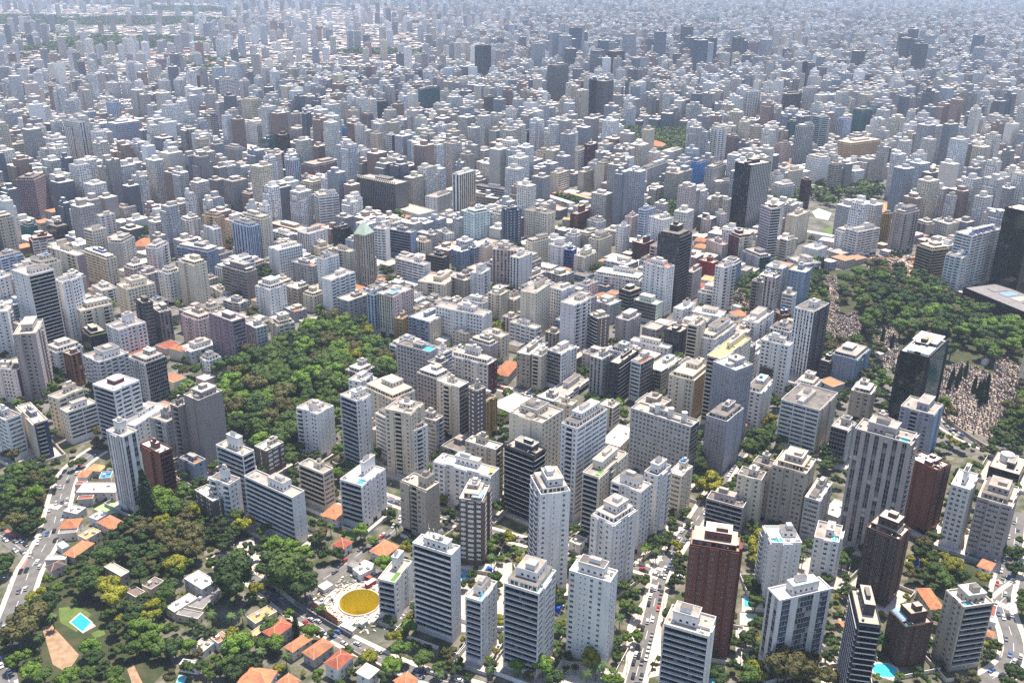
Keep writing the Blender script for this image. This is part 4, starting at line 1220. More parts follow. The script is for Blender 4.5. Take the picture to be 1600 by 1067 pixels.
M_LINE = mat('road_paint', (.62,.61,.58), .8, dirt=.5); M_YLINE = mat('yellow_road_paint', (.55,.36,.10), .8, dirt=.5)
M_RED = mat('red_cycle_lane', (.45,.13,.11), .85, dirt=.3)
M_GRAVE = [mat('grave_stone_' + n, c, .85, dirt=.5, objvar=.2) for n, c in (('pale', (.44,.37,.32)), ('grey', (.30,.28,.27)), ('brown', (.33,.25,.20)), ('dark', (.15,.14,.14)))]
PITC = unproj(*R('A3', 155, 395), 0)
PIT_C = (PITC[0], PITC[1] - 0.0); PIT_R = 10.6
# ground sheet with a round opening for the excavation shaft
b = MB(); K = 48; ring = [(PIT_C[0] + PIT_R*math.cos(2*math.pi*i/K), PIT_C[1] + PIT_R*math.sin(2*math.pi*i/K)) for i in range(K)]
def sq(t, hs=30):
    c, s = math.cos(t), math.sin(t); m = max(abs(c), abs(s)); return (PIT_C[0] + hs*c/m, PIT_C[1] + hs*s/m)
for i in range(K):
    a0, a1 = 2*math.pi*i/K, 2*math.pi*(i+1)/K
    p, q = sq(a0), sq(a1); b.poly([(*ring[i],0),(*p,0),(*q,0),(*ring[(i+1)%K],0)], M_GROUND)
X0, X1, Y0, Y1 = -9000, 9000, -300, 14000; ax, bx, ay, by = PIT_C[0]-30, PIT_C[0]+30, PIT_C[1]-30, PIT_C[1]+30
for (x0,x1,y0,y1) in ((X0,ax,Y0,Y1),(bx,X1,Y0,Y1),(ax,bx,Y0,ay),(ax,bx,by,Y1)):
    b.poly([(x0,y0,0),(x1,y0,0),(x1,y1,0),(x0,y1,0)], M_GROUND)
b.build('ground', None, 'structure')
AREAS = []
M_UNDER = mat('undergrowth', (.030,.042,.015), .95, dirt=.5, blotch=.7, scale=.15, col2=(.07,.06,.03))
M_GARD = mat('garden_ground', (.052,.062,.026), .95, dirt=.5, blotch=.9, scale=.11, col2=(.17,.15,.125))
AM = dict(under=(M_UNDER,.004,'undergrowth'), gard=(M_GARD,.002,'garden_ground'), lawn=(M_LAWN,.03,'lawn'), dirtpath=(M_DIRT,.02,'garden_path'), dirt=(M_DIRT,.02,'bare_earth_patch'), paving=(M_PAVE,.01,'paved_yard'), court=(M_COURT,.05,'sports_court'),
          court2=(M_COURT2,.05,'sports_court'), sand=(M_SAND,.014,'pale_paved_yard'), orangeplay=(M_OCOURT,.045,'playground_surface'), site=(M_SAND,.025,'site_ground'), courts=(M_COURT2,.05,'sports_court'),
          field=(M_LAWN,.03,'playing_field'), orangecourt=(M_OCOURT,.05,'clay_court'), yellowcourt=(M_YCOURT,.05,'sandy_court'), plaza=(M_SAND,.03,'plaza'), graves=(M_CEM,.02,'cemetery_ground'))
k_ = 0
for ln in AREA.strip().splitlines():
    t = ln.split(); P = [unproj(*R(t[1], *map(float, s.split(','))), 0)[:2] for s in t[2:]]
    m, z, nm = AM[t[0]]; AREAS.append((t[0], P)); k_ += 1
    if t[0] == 'site':
        continue
    if t[0] == 'gard':      # garden ground round the opening of the shaft
        AREAS[-1] = ('gard', [(-1,-1),(0,-1),(0,0)]); b = MB()
        for (x0,x1,y0,y1) in ((-460,ax,100,565),(bx,460,100,565),(ax,bx,100,ay),(ax,bx,by,565)): b.poly([(x0,y0,z),(x1,y0,z),(x1,y1,z),(x0,y1,z)], m)
        b.build(nm, None, 'structure'); continue
    b = MB(); b.poly([(*p, z + k_*.0015) for p in P], m)
    if 'court' in t[0]:
        c = (sum(p[0] for p in P)/len(P), sum(p[1] for p in P)/len(P)); P2 = [(c[0]+(p[0]-c[0])*.8, c[1]+(p[1]-c[1])*.8) for p in P]
        for i in range(len(P2)):
            b.tube((*P2[i], z+.1), (*P2[(i+1)%len(P2)], z+.1), .12, M_LINE, 4)
    b.build(nm, None, 'structure')
def inpoly(x, y, P):
    c = False; j = len(P) - 1
    for i in range(len(P)):
        if (P[i][1] > y) != (P[j][1] > y) and x < (P[j][0]-P[i][0])*(y-P[i][1])/(P[j][1]-P[i][1]) + P[i][0]: c = not c
        j = i
    return c
# construction site ground (ring round the shaft, polygon outline)
SITE = [P for t, P in AREAS if t == 'site']
b = MB()
for i in range(K):
    p0, p1 = ring[i], ring[(i+1)%K]
    a0, a1 = 2*math.pi*i/K, 2*math.pi*(i+1)/K; o = 17
    b.poly([(*p0,.03),(PIT_C[0]+o*math.cos(a0)*1.15,PIT_C[1]+o*math.sin(a0),.03),(PIT_C[0]+o*math.cos(a1)*1.15,PIT_C[1]+o*math.sin(a1),.03),(*p1,.03)], M_SAND)
sg = b.build('site_ground', None, 'structure')
# excavation shaft
M_OLIVE = mat('olive_shaft_lining', (.72,.58,.03), .85, streak=.12)
t = thing('excavation_shaft', 'round yellow excavation pit with a concrete rim on the construction site', 'pit', (PIT_C[0], PIT_C[1], 0))
b = MB()
for i in range(K):
    a0, a1 = 2*math.pi*i/K, 2*math.pi*(i+1)/K; r0 = PIT_R - .05
    b.poly([(r0*math.cos(a0),r0*math.sin(a0),-17),(r0*math.cos(a1),r0*math.sin(a1),-17),(r0*math.cos(a1),r0*math.sin(a1),.6),(r0*math.cos(a0),r0*math.sin(a0),.6)], M_OLIVE)
b.poly([(r0*math.cos(2*math.pi*i/K), r0*math.sin(2*math.pi*i/K), -17) for i in range(K)], M_OLIVE)
b.build('shaft_wall', t)
b = MB()
for i in range(K):
    a0, a1 = 2*math.pi*i/K, 2*math.pi*(i+1)/K; r0, r1 = PIT_R-.06, PIT_R+.7
    f = lambda r, a, z: (r*math.cos(a), r*math.sin(a), z)
    b.poly([f(r0,a0,.62),f(r1,a0,.62),f(r1,a1,.62),f(r0,a1,.62)], M_ROOFS[2]); b.poly([f(r1,a0,0),f(r1,a1,0),f(r1,a1,.62),f(r1,a0,.62)], M_ROOFS[2])
b.build('concrete_rim', t)
# roads
ROADS = []
def strip(P, w, z, m, name, off=0.0, kind='structure'):
    b = MB(); n = len(P); Lp, Rp = [], []
    for i in range(n):
        a = P[max(0,i-1)]; c = P[min(n-1,i+1)]; dx, dy = c[0]-a[0], c[1]-a[1]; l = math.hypot(dx, dy) or 1; nx, ny = -dy/l, dx/l
        Lp.append((P[i][0]+nx*(off+w), P[i][1]+ny*(off+w))); Rp.append((P[i][0]+nx*(off-w), P[i][1]+ny*(off-w)))
    for i in range(n-1): b.poly([(*Rp[i],z),(*Rp[i+1],z),(*Lp[i+1],z),(*Lp[i],z)], m)
    return b, Lp, Rp
for k, ln in enumerate(ROAD.strip().splitlines()):
    t = ln.split(); w = float(t[0]) * .62; P = [unproj(*map(float, s.split(',')), 0)[:2] for s in t[1:]]
    # resample
    Q = []
    for i in range(len(P)-1):
        n = max(1, int(math.dist(P[i], P[i+1]) / 6))
        for j in range(n): Q.append((P[i][0]+(P[i+1][0]-P[i][0])*j/n, P[i][1]+(P[i+1][1]-P[i][1])*j/n))
    Q.append(P[-1])
    for _ in range(2): Q = [Q[0]] + [((Q[i-1][0]+Q[i][0]*2+Q[i+1][0])/4, (Q[i-1][1]+Q[i][1]*2+Q[i+1][1])/4) for i in range(1, len(Q)-1)] + [Q[-1]]
    ROADS.append((w, Q)); z = .10 + k*.004
    b, _, _ = strip(Q, w, z, M_ASPHALT, 'road'); b.build('road', None, 'structure')
    for sgn in (1, -1):
        b, Lp, Rp = strip(Q, 1.25, z + .12, M_SAND, 'pavement', sgn*(w + 1.3))
        edge = Rp if sgn > 0 else Lp
        for i in range(len(Q)-1): b.poly([(*edge[i],z-.02),(*edge[i+1],z-.02),(*edge[i+1],z+.12),(*edge[i],z+.12)], M_PAVE)
        if k not in (1, 2, 4, 7, 9) or k == 9: b.build('pavement', None, 'structure')
    b, _, _ = strip(Q, .10, z + .006, M_YLINE if k in (5, 7) else M_LINE, 'lane_line')
    b.f = b.f[::2] if k not in (5, 7) else b.f; b.m = b.m[:len(b.f)]
    b.build('lane_line', None, 'structure')
def road_dist(x, y):
    best = 1e9
    for w, Q in ROADS:
        for i in range(0, len(Q)-1):
            if abs(Q[i][0]-x) > 60 or abs(Q[i][1]-y) > 60: continue
            best = min(best, math.hypot(Q[i][0]-x, Q[i][1]-y) - w)
    return best
# zebra crossings
def zebra(reg, x, y, dx, dy, n, ln=3.6):
    c = unproj(*R(reg, x, y), 0); e = unproj(*R(reg, x+dx, y+dy), 0); a = math.atan2(e[1]-c[1], e[0]-c[0]); L = math.dist(c[:2], e[:2])
    b = MB()
    for i in range(n):
        s = L*(i+.5)/n; b.box(c[0]+math.cos(a)*s, c[1]+math.sin(a)*s, .16, .17, L/n*.5, ln, a, M_LINE)
    b.build('zebra_crossing', None, 'structure')
zebra('A6', 1180, 390, 170, 75, 12, 4.5); zebra('A6', 1350, 330, 60, 130, 8, 4.5); zebra('A6', 1170, 230, 60, -10, 5); zebra('A6', 1130, 985, 90, 10, 7)
zebra('A4', 1140, 250, 60, 20, 6); zebra('B1', 385, 590, 120, 10, 9, 5); zebra('A4', 1150, 50, 100, -20, 6)
b = MB(); Q = [unproj(*R('A1', x, y), 0)[:2] for x, y in ((150,160),(190,90),(230,20),(245,-40))]; b2, _, _ = strip(Q, .9, .145, M_RED, 'x'); b2.build('cycle_lane', None, 'structure')
Q = [unproj(*R('B1', x, y), 0)[:2] for x, y in ((40,780),(100,830),(170,870))]; b2, _, _ = strip(Q, 1.1, .15, M_RED, 'x'); b2.build('cycle_lane', None, 'structure')
# pools
for ln in POOL.strip().splitlines():
    t = ln.split(); P = [unproj(*R(t[0], *map(float, s.split(','))), 0) for s in t[1:-1]]; c = (sum(p[0] for p in P)/4, sum(p[1] for p in P)/4)
    o = thing('swimming_pool', '', 'swimming pool', (c[0], c[1], 0)); b = MB()
    if len(P) == 4 and t[0] == 'A6' and P[0][1] < 400: P = [(c[0]+6.2*math.cos(i*math.pi/4+.3), c[1]+5*math.sin(i*math.pi/4+.3), 0) for i in range(8)]
    Z = .22
    b.poly([(p[0]-c[0], p[1]-c[1], Z-.05) for p in P], WATER[t[-1]]); b.build('water', o); b = MB(); n = len(P)
    for i in range(n):
        p, q = P[i], P[(i+1)%n]; f = lambda p, s, z: ((p[0]-c[0])*s, (p[1]-c[1])*s, z)
        b.poly([f(p,1,Z),f(q,1,Z),f(q,1.16,Z),f(p,1.16,Z)], M_COPING); b.poly([f(p,1.16,Z),f(q,1.16,Z),f(q,1.16,0),f(p,1.16,0)], M_COPING); b.poly([f(p,1,Z-.06),f(q,1,Z-.06),f(q,1,Z),f(p,1,Z)], M_COPING)
    b.build('coping', o); ask_label(o, {'teal': 'irregular turquoise pool', 'cyan': 'bright turquoise pool', 'blue': 'blue pool', 'deepblue': 'deep blue pool'}[t[-1]], *c)
    FOOT.append(([(p[0], p[1]) for p in P], c[0], c[1], 8))

# ---------------------------------------------------------------- houses
ROOFM = dict(orange=M_TILE, redroof=M_REDTILE, tan=M_TANROOF, cream=M_ROOFS[2], white=M_ROOFS[1], grey=M_GREYROOF, brownroof=M_BROWNROOF, darkroof=M_DARKROOF, lightroof=M_LIGHTROOF, blueroof=M_BLUEROOF)
def house(P, la, lb, ta, tb, h, rm, form, lbl, r, far=False):
    """P nearest corner; walls, windows, roof with ridge"""
    N = (P[0], P[1]); ox, oy = N[0] + (math.cos(ta)*la + math.cos(tb)*lb)/2, N[1] + (math.sin(ta)*la + math.sin(tb)*lb)/2
    root = thing('house' if form == 'hip' else 'low_building', lbl, 'house' if form == 'hip' else 'low building', (ox, oy, 0))
    wm = paint(r.choice(('white','white','cream','cream','grey','pink')) if rm not in (M_GREYROOF, M_BROWNROOF) else 'cream')
    def S(s, t, z): return (N[0]-ox + math.cos(tb)*s + math.cos(ta)*t, N[1]-oy + math.sin(tb)*s + math.sin(ta)*t, z)
    C = [S(0,0,0)[:2], S(lb,0,0)[:2], S(lb,la,0)[:2], S(0,la,0)[:2]]
    b = MB(); b.prism(C, 0, h, wm, M_ROOFS[0]); b.build('wall', root)
    if not far:
        nf = max(1, int(h / 3)); k = 0
        for f in range(nf):
            for (L_, axis) in ((lb, 0), (la, 1)):
                n = max(1, min(5, int(L_ / 4)))
                for i in range(n):
                    s = L_*(i+.5)/n; z = .9 + f*3
                    me = win_mesh(1.2, 1.3, r.choice((0,0,1,2))); o = D.objects.new('window', me); COL.objects.link(o); o.parent = root
                    p = S(s, -.06, z) if axis == 0 else S(-.06, s, z); o.location = p; o.rotation_euler = (0,0, tb if axis == 0 else ta + math.pi)
        me = MB(); p0, p1 = S(lb*.5-.5, -.07, 0), S(lb*.5+.5, -.07, 0); me.poly([p0, p1, (p1[0],p1[1],2.1), (p0[0],p0[1],2.1)], M_DARKTRIM); me.build('door', root)
    b = MB()
    if form == 'hip':
        e = .6; rise = min(la, lb) * .26; z = h + .02
        K_ = [S(-e,-e,z-.25), S(lb+e,-e,z-.25), S(lb+e,la+e,z-.25), S(-e,la+e,z-.25)]
        if la > lb: r0, r1 = S(lb/2, lb/2, z+rise), S(lb/2, la-lb/2, z+rise)
        else: r0, r1 = S(la/2, la/2, z+rise), S(lb-la/2, la/2, z+rise)
        if la > lb: F_ = [(K_[0],K_[1],r0),(K_[1],K_[2],r1,r0),(K_[2],K_[3],r1),(K_[3],K_[0],r0,r1)]
        else: F_ = [(K_[0],K_[1],r1,r0),(K_[1],K_[2],r1),(K_[2],K_[3],r0,r1),(K_[3],K_[0],r0)]
        for f in F_: b.poly(list(f), rm)
        b.poly(K_[::-1], M_TRIM); ro = b.build('roof', root)
        q = MB(); q.tube(r0, r1, .16, M_RIDGE, 5)
        for kk, rr in ((0,r0),(2,r1)): q.tube(K_[kk], rr, .14, M_RIDGE, 5)
        for kk in (1, 3): q.tube(K_[kk], (r0 if (kk == 1) == (la > lb) else r1), .14, M_RIDGE, 5)
        q.build('ridge', ro)
    else:
        z = h + .02; ph = .5; th = .25; O = [(0,0),(lb,0),(lb,la),(0,la)]; I = [(th,th),(lb-th,th),(lb-th,la-th),(th,la-th)]
        for i in range(4):
            j = (i+1)%4; b.poly([S(*O[i],h),S(*O[j],h),S(*O[j],h+ph),S(*O[i],h+ph)], wm); b.poly([S(*I[i],z),S(*I[j],z),S(*I[j],h+ph),S(*I[i],h+ph)], wm)
            b.poly([S(*O[i],h+ph),S(*O[j],h+ph),S(*I[j],h+ph),S(*I[i],h+ph)], M_TRIM)
        b.poly([S(*I[i],z+.01) for i in range(4)], rm); ro = b.build('roof', root)
        if not far and lb > 6 and la > 6:
            q = MB(); q.box(*S(lb*.35,la*.6,0)[:2], z+.02, z+1.6, 1.8, 1.4, tb, M_TRIM); q.build('roof_unit', ro)
            q = MB(); q.box(*S(lb*.65,la*.3,0)[:2], z+.02, z+.7, 1.2, 2.2, tb, M_GREYROOF); q.build('skylight', ro)
    return root
for i, ln in enumerate(HOUSE.strip().splitlines()):
    body, _, lbl = ln.partition('#'); t = body.split(); v = [tuple(map(float, s.split(','))) for s in t[1:4]]; h = float(t[4])
    p, la, lb, ta, tb, h, phi = quad_from(t[0], *v, -h)
    la = min(max(la, 4), 75); lb = min(max(lb, 4), 75)
    if abs(phi-90) > 45: tb = rad(50); ta = tb + math.pi/2
    rt = house(p, la, lb, ta, tb, h, ROOFM[t[5]], t[6], lbl.strip(), random.Random(300+i), far=p[1] > 600)
    P = [(p[0],p[1]), (p[0]+math.cos(tb)*lb,p[1]+math.sin(tb)*lb), (p[0]+math.cos(tb)*lb+math.cos(ta)*la,p[1]+math.sin(tb)*lb+math.sin(ta)*la), (p[0]+math.cos(ta)*la,p[1]+math.sin(ta)*la)]
    add_foot(P); stamp(P, h)
    if 'church with orange' not in lbl: pass

# paved yards and boundary walls round the nearer towers
for e, C in [(e, corners(e)) for e in ENT if not e['plus']]:
    cy = sum(c[1] for c in C)/4; cx = sum(c[0] for c in C)/4
    if cy > 560: continue
    rr_ = random.Random(int(cx*7 + cy)); g1 = rr_.uniform(3.5, 6); ws = e['lb'] + 2*g1; wd = e['la'] + 2*g1
    mx_, my_ = cx, cy; P = rect(mx_, my_, ws, wd, e['tb'])
    b = MB(); zz = .006 + (int(cx*13) % 40)*.00025
    if all(road_dist(*p) > .5 for p in P) and not any(inpoly(*p, A) for k_, A in AREAS if k_ in ('site','court2','paving','sand') for p in P):
        b.poly([(*p, zz) for p in P], M_SAND if rr_.random() < .4 else M_PAVE); b.build('paved_yard', None, 'structure')
    P = rect(mx_, my_, ws + 3, wd + 3, e['tb']); q = MB(); n_ = 0; m_ = paint(rr_.choice(('cream','white','grey','beige')))
    for i in range(4):
        a, c = P[i], P[(i+1)%4]; L_ = math.dist(a, c); ang_ = math.atan2(c[1]-a[1], c[0]-a[0]); k_n = max(2, int(L_/4))
        for j in range(k_n):
            u = (j+.5)/k_n; x, y = a[0]+(c[0]-a[0])*u, a[1]+(c[1]-a[1])*u
            if road_dist(x, y) < 2.6 or math.dist((x, y), PIT_C) < 22 or blocked(rect(x, y, L_/k_n, .5, ang_), .3): continue
            q.box(x - cx, y - cy, .02, 2.3 + .004*j, L_/k_n + .02, .25, ang_, m_, M_TRIM); n_ += 1
    if n_ > 3:
        o = thing('boundary_wall', 'x', 'boundary wall', (cx, cy, 0), 0, 'boundary walls of the tower plots'); q.build('panel', o); ask_label(o, 'garden wall', cx, cy - 6, 2)

# ---------------------------------------------------------------- trees
def leafmat(name, c, c2):
    m = mat(name, c, .7, blotch=.8, scale=.35, col2=c2, objvar=.28, spec=.2); return m
LEAF = dict(d=leafmat('dark_foliage', (0.030,0.057,0.016), (0.047,0.081,0.022)), g=leafmat('green_foliage', (0.051,0.089,0.019), (0.084,0.135,0.024)),
            y=leafmat('yellow_green_foliage', (0.155,0.169,0.016), (0.257,0.230,0.020)), o=leafmat('olive_foliage', (0.078,0.076,0.027), (0.115,0.105,0.035)),
            b=leafmat('bright_foliage', (0.084,0.149,0.020), (0.128,0.203,0.027)), c=leafmat('cypress_foliage', (0.016,0.032,0.014), (0.027,0.047,0.018)), p=leafmat('palm_foliage', (0.043,0.078,0.024), (0.081,0.121,0.034)))
M_BARK = mat('bark', (.10,.075,.055), .95, dirt=.5)
def rdir(r):
    z = r.uniform(-1, 1); a = r.uniform(0, 2*math.pi); s = math.sqrt(1 - z*z); return Vector((s*math.cos(a), s*math.sin(a), z))
def leaf(b, p, n, s, r, m):
    u = n.orthogonal().normalized(); v = n.cross(u); a = r.uniform(0, 6.28); u, v = u*math.cos(a)+v*math.sin(a), v*math.cos(a)-u*math.sin(a)
    k = r.uniform(.6, 1.0)
    b.poly([tuple(p-u*s*k), tuple(p-v*s*.8), tuple(p+u*s*k), tuple(p+v*s*.8)], m)
def crown_geo(b, m, r, rad_=5.0, zc=7.5, flat=.68, nl=14, per=130, ls=.52, core=True):
    lobes = []
    for i in range(nl):
        d = rdir(r); d.z = d.z if d.z > -.25 else -.25*r.random()
        q = r.uniform(.45, .82) if i else 0; lobes.append((Vector((d.x*rad_*q, d.y*rad_*q, zc + d.z*rad_*q*flat)), rad_*r.uniform(.28, .5)))
    for c, lr in lobes:
        for k in range(int(per*(lr/rad_/.35)**2)):
            d = rdir(r)
            if d.z < -.35 and r.random() < .7: d.z = -d.z
            p = c + Vector((d.x, d.y, d.z*.8))*lr*r.uniform(.82, 1.1)
            leaf(b, p, (d + rdir(r)*.42).normalized(), ls*r.uniform(.6, 1.25), r, m)
        if core:
            bm = bmesh.new(); bmesh.ops.create_icosphere(bm, subdivisions=2, radius=lr*.86)
            for v in bm.verts: v.co *= r.uniform(.82, 1.06)
            i0 = len(b.v); b.v.extend([(c.x+v.co.x, c.y+v.co.y, c.z+v.co.z*.8) for v in bm.verts]); bm.verts.index_update()
            for f in bm.faces: b.f.append(tuple(i0+v.index for v in f.verts)); b.m.append(b.mi(m))
            bm.free()
def tree_proto(kind, seed, **kw):
    r = random.Random(seed); o = thing('tree', 'x', 'tree', (0,-200,0)); m = LEAF[kind]
    b = MB(); crown_geo(b, m, r, **kw); b.build('crown', o)
    b = MB(); b.tube((0,0,-.2), (.2,.1,5.0), .38, M_BARK, 7, .22)
    for i in range(4):
        a = i*1.6 + r.random(); b.tube((.15,.08,3.6+i*.25), (math.cos(a)*2.4, math.sin(a)*2.4, 6.2+r.random()), .17, M_BARK, 5, .07)
    b.build('trunk', o); return o
TP = {}
for kd in 'dgyob':
    TP[kd] = [tree_proto(kd, 40+i*7+ord(kd), flat=(.62,.8,.55)[i%3], nl=(15,13,20)[i%3]) for i in range(3)]
def cypress_proto(seed):
    r = random.Random(seed); o = thing('cypress', 'x', 'tree', (0,-200,0)); m = LEAF['c']; b = MB()
    for k in range(900):
        z = r.uniform(.8, 14); w = 1.7*math.sin(min(1, (14.6-z)/9)*math.pi/2)*min(1, z/1.5 + .3); a = r.uniform(0, 6.28); n = Vector((math.cos(a), math.sin(a), .3))
        leaf(b, Vector((math.cos(a)*w*r.uniform(.8,1.1), math.sin(a)*w*r.uniform(.8,1.1), z)), (n + rdir(r)*.6).normalized(), .34, r, m)
    b.tube((0,0,.6), (0,0,6), 1.2, m, 8, 1.35); b.tube((0,0,6), (0,0,13.8), 1.35, m, 8, .1); b.build('crown', o)
    b = MB(); b.tube((0,0,-.2), (0,0,1.2), .25, M_BARK, 6); b.build('trunk', o); return o
def palm_proto(seed):
    r = random.Random(seed); o = thing('palm_tree', 'x', 'palm tree', (0,-200,0)); m = LEAF['p']; b = MB(); H = 8.5
    for i in range(20):
        a = 2*math.pi*i/20 + r.uniform(-.1,.1); el = r.uniform(-.1, 1.0); pr = None
        for s in range(7):
            t = s/6; x = 3.3*t*math.cos(el*.5); z = H + 3.0*t*math.sin(el) - 3.0*t*t*(1.1-el*.4); w = .42*math.sin(math.pi*min(.98, t+.12))+.05
            cc = (math.cos(a)*x, math.sin(a)*x, z); l_ = (cc[0]-math.sin(a)*w, cc[1]+math.cos(a)*w, z-.18); r_ = (cc[0]+math.sin(a)*w, cc[1]-math.cos(a)*w, z-.18)
            if pr: b.poly([pr[0], pr[1], cc, l_], m); b.poly([pr[1], pr[2], r_, cc], m)
            pr = (l_, cc, r_)
    b.build('crown', o); b = MB(); b.tube((0,0,-.2), (0,0,H), .22, M_BARK, 7, .16); b.build('trunk', o); return o
TP['c'] = [cypress_proto(5), cypress_proto(6)]; TP['p'] = [palm_proto(7), palm_proto(8)]
KW = dict(d='dark green broad tree', g='mid green leafy tree', y='yellow green tree', o='olive brown tree', b='bright green tree', c='slim dark cypress', p='palm with drooping fronds')
used = {k: [False]*len(v) for k, v in TP.items()}; TREES = []; WANT = []
tr_rng = random.Random(77)
def place_tree(x, y, rad_, kd, group, z=0.0):
    X_, Y_, Z_ = proj(x, y, rad_*1.3); m_ = rad_/Z_*F_PX*.7
    if any(a-m_ < X_ < c+m_ and b_-m_ < Y_ < d+m_ for a, b_, c, d in ((96,944,150,990),(74,985,118,1045),(512,922,592,980),(206,1045,226,1067))): return
    TREES.append((x, y, rad_)); WANT.append((x, y, rad_, kd, group, z))
def make_tree(x, y, rad_, kd, group, z):
    i = tr_rng.randrange(len(TP[kd])); p = TP[kd][i]; s = rad_/5.0
    if not used[kd][i]:
        used[kd][i] = True; o = p; o.location = (x, y, z); o.rotation_euler = (0,0,tr_rng.uniform(0,6.28)); o.scale = (s,s,s)
    else: o = dup(p, (x, y, z), tr_rng.uniform(0, 6.28), s)
    o['group'] = group; ask_label(o, KW[kd], x, y, 6*s)
def near_tree(x, y, d):
    return any(abs(a-x) < d and abs(c-y) < d and math.hypot(a-x, c-y) < d*.5 + rr*.5 for a, c, rr in TREES)
def pt_blocked(x, y, g=2.0):
    return blocked([(x-g,y-g),(x+g,y-g),(x+g,y+g),(x-g,y+g)], 0)
